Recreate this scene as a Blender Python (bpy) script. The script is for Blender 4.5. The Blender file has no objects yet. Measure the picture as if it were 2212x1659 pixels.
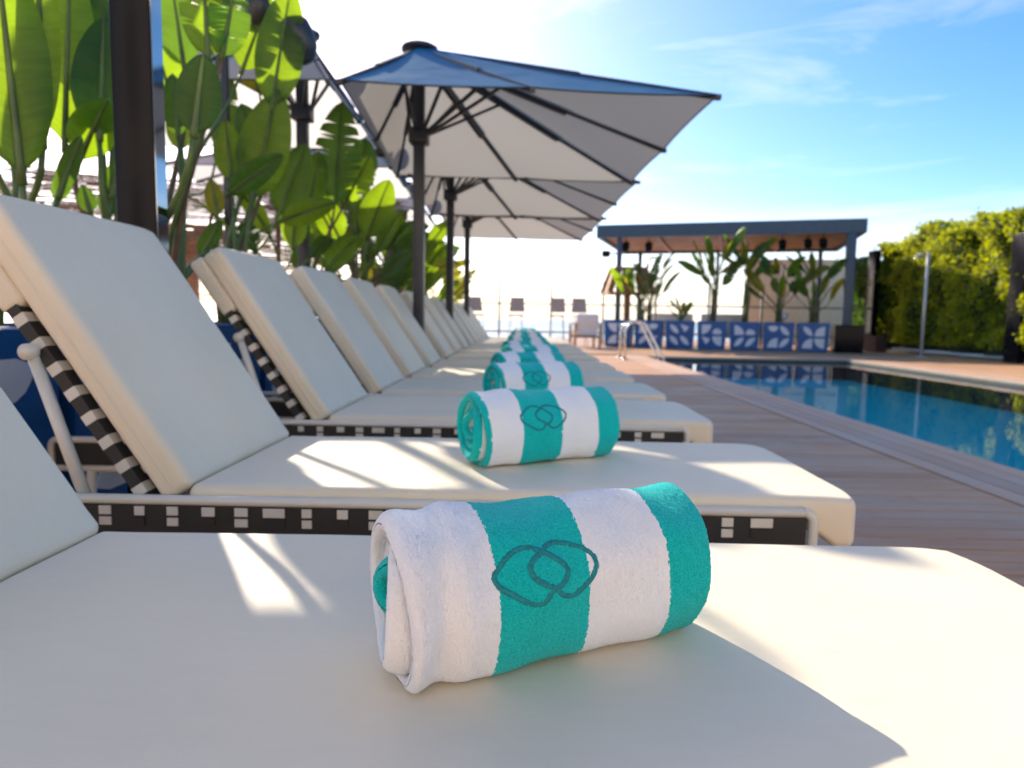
import bpy, bmesh, math, random
import numpy as np
from mathutils import Vector, Matrix, noise as mnoise
R = math.radians
random.seed(7)
scene = bpy.context.scene
col = scene.collection

# ------------------------------------------------------------------ camera
CAM_H = 0.75
PITCH, YAW, ROLL = R(5.495), R(0.84), R(0.917)
LENS = 24.0
FPX = 2212 * 24 / 36

def cam_axes():
    f = Vector((-math.sin(YAW) * math.cos(PITCH), math.cos(YAW) * math.cos(PITCH), -math.sin(PITCH)))
    r0 = Vector((math.cos(YAW), math.sin(YAW), 0))
    u0 = r0.cross(f)
    # picture leans clockwise: camera rolled counter-clockwise
    r = r0 * math.cos(ROLL) + u0 * math.sin(ROLL)
    u = r.cross(f)
    return r, u, f
AX_R, AX_U, AX_F = cam_axes()

def at(x, y, X=None, Y=None, Z=None):
    """survey point: direction measured on the photograph (2212 px wide), distance from a known plane"""
    d = AX_R * ((x - 1106) / FPX) - AX_U * ((y - 829.5) / FPX) + AX_F
    if Z is not None: t = (Z - CAM_H) / d.z
    elif Y is not None: t = Y / d.y
    else: t = X / d.x
    return Vector((0, 0, CAM_H)) + d * t

# ------------------------------------------------------------------ materials
def nodes(name):
    m = bpy.data.materials.new(name); m.use_nodes = True
    nt = m.node_tree
    return m, nt, nt.nodes['Principled BSDF'], nt.nodes['Material Output']

def N(nt, t, **kw):
    n = nt.nodes.new(t)
    for k, v in kw.items():
        if k.startswith('i_'):
            key = k[2:].replace('_', ' ')
            n.inputs[key].default_value = v
        else: setattr(n, k, v)
    return n

def ramp(nt, src, stops):
    r = nt.nodes.new('ShaderNodeValToRGB')
    el = r.color_ramp.elements
    while len(el) > 1: el.remove(el[-1])
    el[0].position = stops[0][0]; el[0].color = (*stops[0][1], 1)
    for p, c in stops[1:]:
        e = el.new(p); e.color = (*c, 1)
    nt.links.new(src, r.inputs[0])
    return r

def simple(name, c, rough=.5, metal=0, var=.12, scale=8, bump=0, bscale=60, spec=.5, coat=0, dist=.002):
    m, nt, b, out = nodes(name)
    tc = N(nt, 'ShaderNodeTexCoord')
    nz = N(nt, 'ShaderNodeTexNoise'); nz.inputs['Scale'].default_value = scale; nz.inputs['Detail'].default_value = 6
    nt.links.new(tc.outputs['Object'], nz.inputs['Vector'])
    lo = tuple(v * (1 - var) for v in c); hi = tuple(min(1, v * (1 + var)) for v in c)
    r = ramp(nt, nz.outputs['Fac'], [(.3, lo), (.7, hi)])
    nt.links.new(r.outputs[0], b.inputs['Base Color'])
    b.inputs['Roughness'].default_value = rough; b.inputs['Metallic'].default_value = metal
    b.inputs['Specular IOR Level'].default_value = spec
    b.inputs['Coat Weight'].default_value = coat
    if bump:
        n2 = N(nt, 'ShaderNodeTexNoise'); n2.inputs['Scale'].default_value = bscale; n2.inputs['Detail'].default_value = 3
        nt.links.new(tc.outputs['Object'], n2.inputs['Vector'])
        bp = N(nt, 'ShaderNodeBump'); bp.inputs['Strength'].default_value = bump; bp.inputs['Distance'].default_value = dist
        nt.links.new(n2.outputs['Fac'], bp.inputs['Height']); nt.links.new(bp.outputs[0], b.inputs['Normal'])
    return m

def cushion_mat():
    m, nt, b, out = nodes('cream_canvas')
    tc = N(nt, 'ShaderNodeTexCoord')
    mp = N(nt, 'ShaderNodeMapping'); mp.inputs['Scale'].default_value = (14, 90, 40)
    nt.links.new(tc.outputs['Object'], mp.inputs[0])
    nz = N(nt, 'ShaderNodeTexNoise'); nz.inputs['Scale'].default_value = 1; nz.inputs['Detail'].default_value = 4
    nt.links.new(mp.outputs[0], nz.inputs['Vector'])
    big = N(nt, 'ShaderNodeTexNoise'); big.inputs['Scale'].default_value = 3.5; big.inputs['Detail'].default_value = 5
    nt.links.new(tc.outputs['Object'], big.inputs['Vector'])
    mx = N(nt, 'ShaderNodeMath', operation='MULTIPLY_ADD'); mx.inputs[1].default_value = .35
    nt.links.new(nz.outputs['Fac'], mx.inputs[0]); nt.links.new(big.outputs['Fac'], mx.inputs[2])
    r = ramp(nt, mx.outputs[0], [(.35, (.76, .655, .50)), (.95, (.83, .73, .575))])
    nt.links.new(r.outputs[0], b.inputs['Base Color'])
    b.inputs['Roughness'].default_value = .55; b.inputs['Specular IOR Level'].default_value = .3
    b.inputs['Sheen Weight'].default_value = .1
    fine = N(nt, 'ShaderNodeTexNoise'); fine.inputs['Scale'].default_value = 700; fine.inputs['Detail'].default_value = 2
    nt.links.new(tc.outputs['Object'], fine.inputs['Vector'])
    wr = N(nt, 'ShaderNodeTexNoise'); wr.inputs['Scale'].default_value = 7; wr.inputs['Detail'].default_value = 3
    nt.links.new(tc.outputs['Object'], wr.inputs['Vector'])
    b1 = N(nt, 'ShaderNodeBump'); b1.inputs['Strength'].default_value = .25; b1.inputs['Distance'].default_value = .0008
    b2 = N(nt, 'ShaderNodeBump'); b2.inputs['Strength'].default_value = .35; b2.inputs['Distance'].default_value = .012
    nt.links.new(fine.outputs['Fac'], b1.inputs['Height']); nt.links.new(wr.outputs['Fac'], b2.inputs['Height'])
    nt.links.new(b1.outputs[0], b2.inputs['Normal']); nt.links.new(b2.outputs[0], b.inputs['Normal'])
    return m

def terry(name, c, c2):
    m, nt, b, out = nodes(name)
    tc = N(nt, 'ShaderNodeTexCoord')
    nz = N(nt, 'ShaderNodeTexNoise'); nz.inputs['Scale'].default_value = 560; nz.inputs['Detail'].default_value = 3; nz.inputs['Roughness'].default_value = .7
    nt.links.new(tc.outputs['Object'], nz.inputs['Vector'])
    r = ramp(nt, nz.outputs['Fac'], [(.34, c2), (.62, c)])
    nt.links.new(r.outputs[0], b.inputs['Base Color'])
    b.inputs['Roughness'].default_value = .95; b.inputs['Specular IOR Level'].default_value = .1
    b.inputs['Sheen Weight'].default_value = .35; b.inputs['Sheen Roughness'].default_value = .5
    b.inputs['Sheen Tint'].default_value = (*[min(1, .4 + v) for v in c], 1)
    bp = N(nt, 'ShaderNodeBump'); bp.inputs['Strength'].default_value = .65; bp.inputs['Distance'].default_value = .003
    nt.links.new(nz.outputs['Fac'], bp.inputs['Height']); nt.links.new(bp.outputs[0], b.inputs['Normal'])
    return m

def leaf_mat(name, c, t, mixf=.5):
    m, nt, b, out = nodes(name)
    uv = N(nt, 'ShaderNodeUVMap')
    mp = N(nt, 'ShaderNodeMapping'); mp.inputs['Scale'].default_value = (46, 1.6, 1)
    nt.links.new(uv.outputs[0], mp.inputs[0])
    nz = N(nt, 'ShaderNodeTexNoise'); nz.inputs['Scale'].default_value = 1.0; nz.inputs['Detail'].default_value = 3
    nt.links.new(mp.outputs[0], nz.inputs['Vector'])
    tc = N(nt, 'ShaderNodeTexCoord')
    big = N(nt, 'ShaderNodeTexNoise'); big.inputs['Scale'].default_value = 2.2; big.inputs['Detail'].default_value = 2
    nt.links.new(tc.outputs['Object'], big.inputs['Vector'])
    ad = N(nt, 'ShaderNodeMath', operation='MULTIPLY_ADD'); ad.inputs[1].default_value = .6
    nt.links.new(nz.outputs['Fac'], ad.inputs[0]); nt.links.new(big.outputs['Fac'], ad.inputs[2])
    r = ramp(nt, ad.outputs[0], [(.55, tuple(v * .7 for v in c)), (.85, c), (1.05, tuple(v * 1.35 for v in c))])
    r2 = ramp(nt, ad.outputs[0], [(.55, tuple(v * .75 for v in t)), (1.05, tuple(min(1, v * 1.2) for v in t))])
    nt.links.new(r.outputs[0], b.inputs['Base Color'])
    b.inputs['Roughness'].default_value = .38; b.inputs['Specular IOR Level'].default_value = .45
    tr = N(nt, 'ShaderNodeBsdfTranslucent'); nt.links.new(r2.outputs[0], tr.inputs[0])
    bp = N(nt, 'ShaderNodeBump'); bp.inputs['Strength'].default_value = .6; bp.inputs['Distance'].default_value = .006
    nt.links.new(nz.outputs['Fac'], bp.inputs['Height']); nt.links.new(bp.outputs[0], b.inputs['Normal'])
    mx = N(nt, 'ShaderNodeMixShader'); mx.inputs[0].default_value = mixf
    nt.links.new(b.outputs[0], mx.inputs[1]); nt.links.new(tr.outputs[0], mx.inputs[2])
    nt.links.new(mx.outputs[0], out.inputs['Surface'])
    return m

def canvas_mat(name, outer, inner, trans, mixf=.42):
    m, nt, b, out = nodes(name)
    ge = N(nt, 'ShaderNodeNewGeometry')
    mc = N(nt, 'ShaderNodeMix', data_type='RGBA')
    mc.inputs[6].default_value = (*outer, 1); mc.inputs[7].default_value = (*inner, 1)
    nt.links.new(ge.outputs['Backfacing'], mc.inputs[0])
    tc = N(nt, 'ShaderNodeTexCoord')
    nz = N(nt, 'ShaderNodeTexNoise'); nz.inputs['Scale'].default_value = 4; nz.inputs['Detail'].default_value = 4
    nt.links.new(tc.outputs['Object'], nz.inputs['Vector'])
    b.inputs['Roughness'].default_value = .85; b.inputs['Specular IOR Level'].default_value = .15
    nt.links.new(mc.outputs[2], b.inputs['Base Color'])
    bp = N(nt, 'ShaderNodeBump'); bp.inputs['Strength'].default_value = .35; bp.inputs['Distance'].default_value = .03
    nt.links.new(nz.outputs['Fac'], bp.inputs['Height']); nt.links.new(bp.outputs[0], b.inputs['Normal'])
    tr = N(nt, 'ShaderNodeBsdfTranslucent'); tr.inputs[0].default_value = (*trans, 1)
    mx = N(nt, 'ShaderNodeMixShader'); mx.inputs[0].default_value = mixf
    nt.links.new(b.outputs[0], mx.inputs[1]); nt.links.new(tr.outputs[0], mx.inputs[2])
    nt.links.new(mx.outputs[0], out.inputs['Surface'])
    return m

def plank_mat(name, c1, c2, stretch=(3, 60, 60)):
    m, nt, b, out = nodes(name)
    ge = N(nt, 'ShaderNodeNewGeometry')
    tc = N(nt, 'ShaderNodeTexCoord')
    mp = N(nt, 'ShaderNodeMapping'); mp.inputs['Scale'].default_value = stretch
    nt.links.new(tc.outputs['Object'], mp.inputs[0])
    nz = N(nt, 'ShaderNodeTexNoise'); nz.inputs['Scale'].default_value = 1; nz.inputs['Detail'].default_value = 6; nz.inputs['Roughness'].default_value = .65
    nt.links.new(mp.outputs[0], nz.inputs['Vector'])
    big = N(nt, 'ShaderNodeTexNoise'); big.inputs['Scale'].default_value = 1.7; big.inputs['Detail'].default_value = 5
    nt.links.new(tc.outputs['Object'], big.inputs['Vector'])
    a = N(nt, 'ShaderNodeMath', operation='MULTIPLY_ADD'); a.inputs[1].default_value = .45
    nt.links.new(ge.outputs['Random Per Island'], a.inputs[0]); nt.links.new(nz.outputs['Fac'], a.inputs[2])
    r = ramp(nt, a.outputs[0], [(.3, c1), (.95, c2)])
    # worn, salty grey patches
    wr = ramp(nt, big.outputs['Fac'], [(.5, (0, 0, 0)), (.72, (1, 1, 1))])
    wm = N(nt, 'ShaderNodeMath', operation='MULTIPLY'); wm.inputs[1].default_value = .4
    nt.links.new(wr.outputs[0], wm.inputs[0])
    mx = N(nt, 'ShaderNodeMix', data_type='RGBA')
    nt.links.new(wm.outputs[0], mx.inputs[0]); nt.links.new(r.outputs[0], mx.inputs[6])
    mx.inputs[7].default_value = (.46, .36, .29, 1)
    nt.links.new(mx.outputs[2], b.inputs['Base Color'])
    rr = ramp(nt, big.outputs['Fac'], [(.35, (.62,) * 3), (.7, (.42,) * 3)])
    nt.links.new(rr.outputs[0], b.inputs['Roughness'])
    bp = N(nt, 'ShaderNodeBump'); bp.inputs['Strength'].default_value = .5; bp.inputs['Distance'].default_value = .004
    nt.links.new(nz.outputs['Fac'], bp.inputs['Height']); nt.links.new(bp.outputs[0], b.inputs['Normal'])
    return m

def water_mat():
    m, nt, b, out = nodes('pool_water')
    nt.nodes.remove(b)
    tc = N(nt, 'ShaderNodeTexCoord')
    mp = N(nt, 'ShaderNodeMapping'); mp.inputs['Scale'].default_value = (1.6, 1.1, 1)
    nt.links.new(tc.outputs['Object'], mp.inputs[0])
    nz = N(nt, 'ShaderNodeTexNoise'); nz.inputs['Scale'].default_value = 1.6; nz.inputs['Detail'].default_value = 3
    nt.links.new(mp.outputs[0], nz.inputs['Vector'])
    bp = N(nt, 'ShaderNodeBump'); bp.inputs['Strength'].default_value = .03; bp.inputs['Distance'].default_value = .06
    nt.links.new(nz.outputs['Fac'], bp.inputs['Height'])
    gl = N(nt, 'ShaderNodeBsdfGlossy'); gl.inputs['Roughness'].default_value = .015; gl.inputs['Color'].default_value = (.95, .97, 1, 1)
    tr = N(nt, 'ShaderNodeBsdfTransparent'); tr.inputs['Color'].default_value = (.84, .99, 1, 1)
    fr = N(nt, 'ShaderNodeFresnel'); fr.inputs['IOR'].default_value = 1.165
    nt.links.new(bp.outputs[0], gl.inputs['Normal']); nt.links.new(bp.outputs[0], fr.inputs['Normal'])
    mx = N(nt, 'ShaderNodeMixShader')
    nt.links.new(fr.outputs[0], mx.inputs[0]); nt.links.new(tr.outputs[0], mx.inputs[1]); nt.links.new(gl.outputs[0], mx.inputs[2])
    nt.links.new(mx.outputs[0], out.inputs['Surface'])
    return m

def glass_mat():
    m, nt, b, out = nodes('clear_glass')
    nt.nodes.remove(b)
    gl = N(nt, 'ShaderNodeBsdfGlossy'); gl.inputs['Roughness'].default_value = .02
    tr = N(nt, 'ShaderNodeBsdfTransparent'); tr.inputs['Color'].default_value = (.95, .98, .97, 1)
    fr = N(nt, 'ShaderNodeFresnel'); fr.inputs['IOR'].default_value = 1.25
    mx = N(nt, 'ShaderNodeMixShader')
    nt.links.new(fr.outputs[0], mx.inputs[0]); nt.links.new(tr.outputs[0], mx.inputs[1]); nt.links.new(gl.outputs[0], mx.inputs[2])
    nt.links.new(mx.outputs[0], out.inputs['Surface'])
    return m

def tile_mat():
    m, nt, b, out = nodes('pool_mosaic')
    tc = N(nt, 'ShaderNodeTexCoord')
    br = N(nt, 'ShaderNodeTexVoronoi'); br.inputs['Scale'].default_value = 28; br.distance = 'CHEBYCHEV'
    nt.links.new(tc.outputs['Object'], br.inputs['Vector'])
    r = ramp(nt, br.outputs['Color'], [(.2, (.003, .60, .74)), (.8, (.010, .76, .84))])
    nt.links.new(r.outputs[0], b.inputs['Base Color']); b.inputs['Roughness'].default_value = .4
    return m

M = dict(
    cream=cushion_mat(),
    white_metal=simple('cream_powder_coat', (.72, .68, .60), .35, var=.04),
    strap_black=simple('black_webbing', (.022, .021, .021), .6, bump=.4, bscale=500, dist=.001),
    strap_white=simple('white_webbing', (.66, .62, .55), .6, bump=.4, bscale=500, dist=.001),
    terry_white=terry('white_terry', (.94, .95, .98), (.88, .89, .93)),
    terry_teal=terry('teal_terry', (.008, .62, .58), (.0, .38, .39)),
    thread=simple('teal_thread', (.003, .22, .24), .7, var=.3, scale=300, bump=.8, bscale=900, dist=.001),
    deck=plank_mat('weathered_deck', (.40, .19, .10), (.62, .37, .22)),
    coping=plank_mat('coping_planks', (.46, .27, .18), (.60, .39, .28), (60, 3, 60)),
    slab=simple('concrete_slab', (.10, .08, .07), .9),
    tile=tile_mat(), water=water_mat(), glass=glass_mat(),
    black=simple('black_gloss_paint', (.006, .006, .009), .22, spec=.14, var=.1),
    charcoal=simple('charcoal_aluminium', (.035, .035, .042), .35, var=.1),
    blue_grey=simple('blue_grey_steel', (.045, .078, .115), .4, var=.1),
    chrome=simple('brushed_steel', (.70, .68, .62), .18, 1, var=.03),
    grey_metal=simple('galvanised_rail', (.24, .25, .25), .4, .4, var=.1),
    planter_blue=simple('planter_blue', (.007, .105, .32), .35, var=.15),
    planter_white=simple('planter_white', (.74, .76, .82), .4, var=.04),
    soil=simple('dark_soil', (.035, .024, .017), .95, var=.5, scale=30, bump=1, bscale=40, dist=.02),
    stem=simple('plant_stem', (.10, .15, .035), .5, var=.5, scale=5),
    stem_brown=simple('dry_stem', (.16, .10, .06), .7, var=.4, scale=6),
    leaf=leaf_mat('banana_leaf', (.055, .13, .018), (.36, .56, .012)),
    leaf_yellow=leaf_mat('yellow_palm_leaf', (.13, .16, .015), (.46, .44, .02)),  # yellower leaf tone
    leaf_dark=leaf_mat('dark_green_leaf', (.032, .085, .020), (.17, .33, .015), .42),  # darker green leaf tone
    hedge=leaf_mat('hedge_leaf', (.085, .155, .012), (.62, .66, .010), .52),
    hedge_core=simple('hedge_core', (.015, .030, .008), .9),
    canopy=canvas_mat('sky_tinted_canvas', (.016, .25, .52), (.33, .315, .31), (.42, .40, .385), .34),  # whitish fabric, blue sky shade painted into the outer face
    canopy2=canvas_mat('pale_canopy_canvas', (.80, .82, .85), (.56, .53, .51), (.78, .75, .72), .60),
    wood=simple('teak', (.38, .19, .075), .5, var=.3, scale=14),
    ceil_wood=plank_mat('ceiling_boards', (.29, .145, .06), (.44, .24, .10), (2, 40, 40)),
    pale_metal=simple('pale_grey_post', (.52, .53, .52), .4, .2, var=.08),
    dark_mirror=simple('polished_dark_steel', (.34, .38, .42), .07, 1, var=.05),
    stone=simple('beige_render', (.82, .65, .46), .85, var=.08, bump=.3, bscale=30),
    bounce_wall=simple('pale_bounce_wall', (.80, .74, .66), .85, var=.05, bump=.3, bscale=30), pane=simple('dark_pane', (.03, .035, .04), .05, var=.1),
    reed=simple('woven_reed', (.27, .175, .12), .85, var=.4, scale=20),
    taupe=simple('taupe_shell', (.42, .31, .26), .5, var=.05),
    cloth_white=simple('white_upholstery', (.78, .77, .76), .8, var=.04),
    lowwall=simple('dark_red_brick', (.07, .035, .03), .85, var=.3, scale=12),
    sea=simple('hazy_sea', (.30, .36, .42), .28, var=.1, scale=.01),
    lamp_white=simple('lamp_glass', (.85, .85, .83), .3, var=.02),
)

# ------------------------------------------------------------------ mesh builder
class MB:
    def __init__(s): s.v, s.f, s.m, s.sm, s.uv = [], [], [], [], {}
    def add(s, vs, fs, mat=0, smooth=False, uvs=None):
        o = len(s.v); s.v.extend([tuple(v) for v in vs])
        for k, f in enumerate(fs):
            if uvs: s.uv[len(s.f)] = [uvs[i] for i in f]
            s.f.append(tuple(i + o for i in f)); s.m.append(mat); s.sm.append(smooth)
        return s
    def box(s, c, size, mat=0, rot=None, bevel=0):
        if bevel: return s.rbox(c, size, bevel, mat, rot)
        hx, hy, hz = [d / 2 for d in size]
        vs = [Vector((x, y, z)) for x in (-hx, hx) for y in (-hy, hy) for z in (-hz, hz)]
        if rot is not None: vs = [rot @ v for v in vs]
        c = Vector(c); vs = [v + c for v in vs]
        fs = [(0, 1, 3, 2), (4, 6, 7, 5), (0, 4, 5, 1), (2, 3, 7, 6), (0, 2, 6, 4), (1, 5, 7, 3)]
        return s.add(vs, fs, mat)
    def rbox(s, c, size, r, mat=0, rot=None, k=3, inner=(1, 1, 1), fn=None):
        h = [d / 2 for d in size]
        r = min(r, min(h) * .999)
        axs = []
        for i in range(3):
            e = [-h[i] + r * (1 - math.tan(math.pi / 4 * (1 - q / k))) for q in range(k + 1)]
            n = inner[i]; a, b = -(h[i] - r), h[i] - r
            mid = [a + (b - a) * q / n for q in range(1, n)]
            axs.append(e + mid + [-x for x in reversed(e)])
        idx, vs, fs = {}, [], []
        def vid(p):
            key = tuple(round(q, 6) for q in p)
            if key not in idx:
                inn = [max(-(h[i] - r), min(h[i] - r, p[i])) for i in range(3)]
                d = Vector([p[i] - inn[i] for i in range(3)])
                if d.length > 1e-9: d = d.normalized() * r
                w = Vector(inn) + d
                if fn: w = fn(w)
                if rot is not None: w = rot @ w
                idx[key] = len(vs); vs.append(w + Vector(c))
            return idx[key]
        for a in range(3):
            b, d = (a + 1) % 3, (a + 2) % 3
            for sg in (-1, 1):
                for i in range(len(axs[b]) - 1):
                    for j in range(len(axs[d]) - 1):
                        q = []
                        for (ii, jj) in ((i, j), (i + 1, j), (i + 1, j + 1), (i, j + 1)):
                            p = [0, 0, 0]; p[a] = sg * h[a]; p[b] = axs[b][ii]; p[d] = axs[d][jj]
                            q.append(vid(p))
                        if len(set(q)) < 3: continue
                        q = list(dict.fromkeys(q))
                        fs.append(tuple(q if sg > 0 else q[::-1]))
        return s.add(vs, fs, mat, True)
    def bar(s, p, q, w, h=None, mat=0, up=(0, 0, 1)):
        p, q = Vector(p), Vector(q); h = h or w
        d = (q - p); L = d.length; d.normalize()
        u = Vector(up)
        if abs(d.dot(u)) > .98: u = Vector((0, 1, 0))
        x = d.cross(u).normalized(); z = x.cross(d)
        rot = Matrix((x, d, z)).transposed()
        return s.box((p + q) / 2, (w, L, h), mat, rot)
    def tube(s, path, r, n=10, mat=0, cap=True, smooth=True):
        path = [Vector(p) for p in path]
        rs = r if isinstance(r, (list, tuple)) else [r] * len(path)
        vs, fs = [], []
        ref = None
        for i, p in enumerate(path):
            d = (path[min(i + 1, len(path) - 1)] - path[max(i - 1, 0)]).normalized()
            if ref is None:
                ref = d.orthogonal().normalized()
            ref = (ref - d * ref.dot(d)).normalized()
            b = d.cross(ref)
            for k in range(n):
                a = 2 * math.pi * k / n
                vs.append(p + (ref * math.cos(a) + b * math.sin(a)) * rs[i])
        for i in range(len(path) - 1):
            for k in range(n):
                fs.append((i * n + k, i * n + (k + 1) % n, (i + 1) * n + (k + 1) % n, (i + 1) * n + k))
        if cap:
            fs.append(tuple(range(n))[::-1]); fs.append(tuple((len(path) - 1) * n + k for k in range(n)))
        return s.add(vs, fs, mat, smooth)
    def lathe(s, c, prof, n=20, mat=0, smooth=True):
        vs, fs = [], []
        for (r, z) in prof:
            for k in range(n):
                a = 2 * math.pi * k / n
                vs.append((c[0] + r * math.cos(a), c[1] + r * math.sin(a), c[2] + z))
        for i in range(len(prof) - 1):
            for k in range(n):
                fs.append((i * n + k, i * n + (k + 1) % n, (i + 1) * n + (k + 1) % n, (i + 1) * n + k))
        fs.append(tuple(range(n))[::-1]); fs.append(tuple((len(prof) - 1) * n + k for k in range(n)))
        return s.add(vs, fs, mat, smooth)
    def prism(s, poly, o, u, v, n, depth, mat=0):
        """flat outline poly in plane (o,u,v), thickened along n"""
        o, u, v, n = Vector(o), Vector(u), Vector(v), Vector(n)
        k = len(poly)
        a = [o + u * x + v * y for x, y in poly]
        b = [p + n * depth for p in a]
        fs = [tuple(range(k))[::-1], tuple(range(k, 2 * k))] + [(i, (i + 1) % k, (i + 1) % k + k, i + k) for i in range(k)]
        return s.add(a + b, fs, mat)
    def build(s, name, mats, parent=None):
        me = bpy.data.meshes.new(name)
        me.from_pydata(s.v, [], s.f)
        for m in (mats if isinstance(mats, (list, tuple)) else [mats]): me.materials.append(m)
        me.polygons.foreach_set('material_index', s.m)
        me.polygons.foreach_set('use_smooth', s.sm)
        if s.uv:
            ul = me.uv_layers.new(name='UVMap')
            for p in me.polygons:
                if p.index in s.uv:
                    for li, c in zip(p.loop_indices, s.uv[p.index]): ul.data[li].uv = c
        me.update()
        o = bpy.data.objects.new(name, me); col.objects.link(o)
        if parent: o.parent = parent
        return o

def tag(o, label=None, cat=None, group=None, kind=None):
    if label: o['label'] = label
    if cat: o['category'] = cat
    if group: o['group'] = group
    if kind: o['kind'] = kind
    return o

def empty(name, loc, rz=0):
    o = bpy.data.objects.new(name, None); col.objects.link(o)
    o.location = loc; o.rotation_euler = (0, 0, rz); o.empty_display_size = .1
    return o

def copy_tree(o, parent=None):
    c = o.copy(); col.objects.link(c)
    if parent: c.parent = parent
    for ch in [x for x in bpy.data.objects if x.parent == o]: copy_tree(ch, c)
    return c

ORD = ['first', 'second', 'third', 'fourth', 'fifth', 'sixth', 'seventh', 'eighth', 'ninth', 'tenth',
       'eleventh', 'twelfth', 'thirteenth', 'fourteenth']

# ------------------------------------------------------------------ ground, pool, sea
POOL_X0, POOL_X1, POOL_Y0, POOL_Y1 = 2.60, 6.75, -4.0, 14.35
def planks_x(mb, x0, x1, y0, y1, w=.118, gap=.010, seed=1, z=0.0):
    rnd = random.Random(seed); y = y0
    while y < y1 - .02:
        x = x0 - rnd.uniform(0, 1.5); first = True
        while x < x1:
            L = rnd.uniform(2.2, 3.8); a, b = max(x, x0), min(x + L, x1)
            if b - a > .05:
                dz = rnd.uniform(-.0012, .0012)
                mb.box(((a + b) / 2, y + w / 2, z - .0125 + dz), (b - a - .004, w - gap, .025))
            x += L
        y += w
g = MB()
planks_x(g, -9, POOL_X0 - .5, -6.0, POOL_Y1 + .3, seed=3)
planks_x(g, -9, 13, POOL_Y1 + .78, 27, seed=4)
planks_x(g, POOL_X1 + .55, 13, 3, POOL_Y1 + .3, seed=5)
tag(g.build('deck', M['deck']), kind='structure')
g = MB()   # long border planks around the pool, laid along its edge
for k in range(4):
    xx = POOL_X0 - .5 + .125 * k + .0625
    y = POOL_Y0
    while y < POOL_Y1 + .02:
        L = random.uniform(2.6, 3.6); b = min(y + L, POOL_Y1)
        g.box((xx, (y + b) / 2, -.008), (.117, b - y - .004, .03)); y += L
    xx = POOL_X1 + .125 * k + .0625
    y = 2
    while y < POOL_Y1 + .02:
        L = random.uniform(2.6, 3.6); b = min(y + L, POOL_Y1)
        g.box((xx, (y + b) / 2, -.008), (.117, b - y - .004, .03)); y += L
    yy = POOL_Y1 + .125 * k + .0625
    x = POOL_X0 - .5
    while x < POOL_X1 + .5:
        L = random.uniform(2.6, 3.6); b = min(x + L, POOL_X1 + .5)
        g.box(((x + b) / 2, yy + .03, -.008), (b - x - .004, .117, .03)); x += L
tag(g.build('pool_coping', M['coping']), kind='structure')
g = MB()   # slab under the boards, open over the pool
zt, zb = -.035, -.6
for (x0, x1, y0, y1) in ((-9.2, POOL_X0, -6, 27.2), (POOL_X1, 13.2, -6, 27.2), (POOL_X0, POOL_X1, POOL_Y1, 27.2), (POOL_X0, POOL_X1, -6, POOL_Y0)):
    g.box(((x0 + x1) / 2, (y0 + y1) / 2, (zt + zb) / 2), (x1 - x0, y1 - y0, zt - zb))
tag(g.build('terrace_slab', M['slab']), kind='structure')
g = MB()
d = .42
x0, x1, y0, y1 = POOL_X0 - .002, POOL_X1 + .002, POOL_Y0 - .002, POOL_Y1 + .002
g.add([(x0, y0, -d), (x1, y0, -d), (x1, y1, -d), (x0, y1, -d), (x0, y0, -.03), (x1, y0, -.03), (x1, y1, -.03), (x0, y1, -.03)],
      [(0, 1, 2, 3), (0, 4, 5, 1), (1, 5, 6, 2), (2, 6, 7, 3), (3, 7, 4, 0)])
tag(g.build('pool_basin', M['tile']), kind='structure')
g = MB(); g.add([(x0, y0, -.075), (x1, y0, -.075), (x1, y1, -.075), (x0, y1, -.075)], [(0, 1, 2, 3)])
tag(g.build('pool_water', M['water']), kind='structure')
g = MB(); S = 12000
g.add([(-S, -S, -22), (S, -S, -22), (S, S, -22), (-S, S, -22)], [(0, 1, 2, 3)])
tag(g.build('sea', M['sea']), kind='structure')

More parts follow.
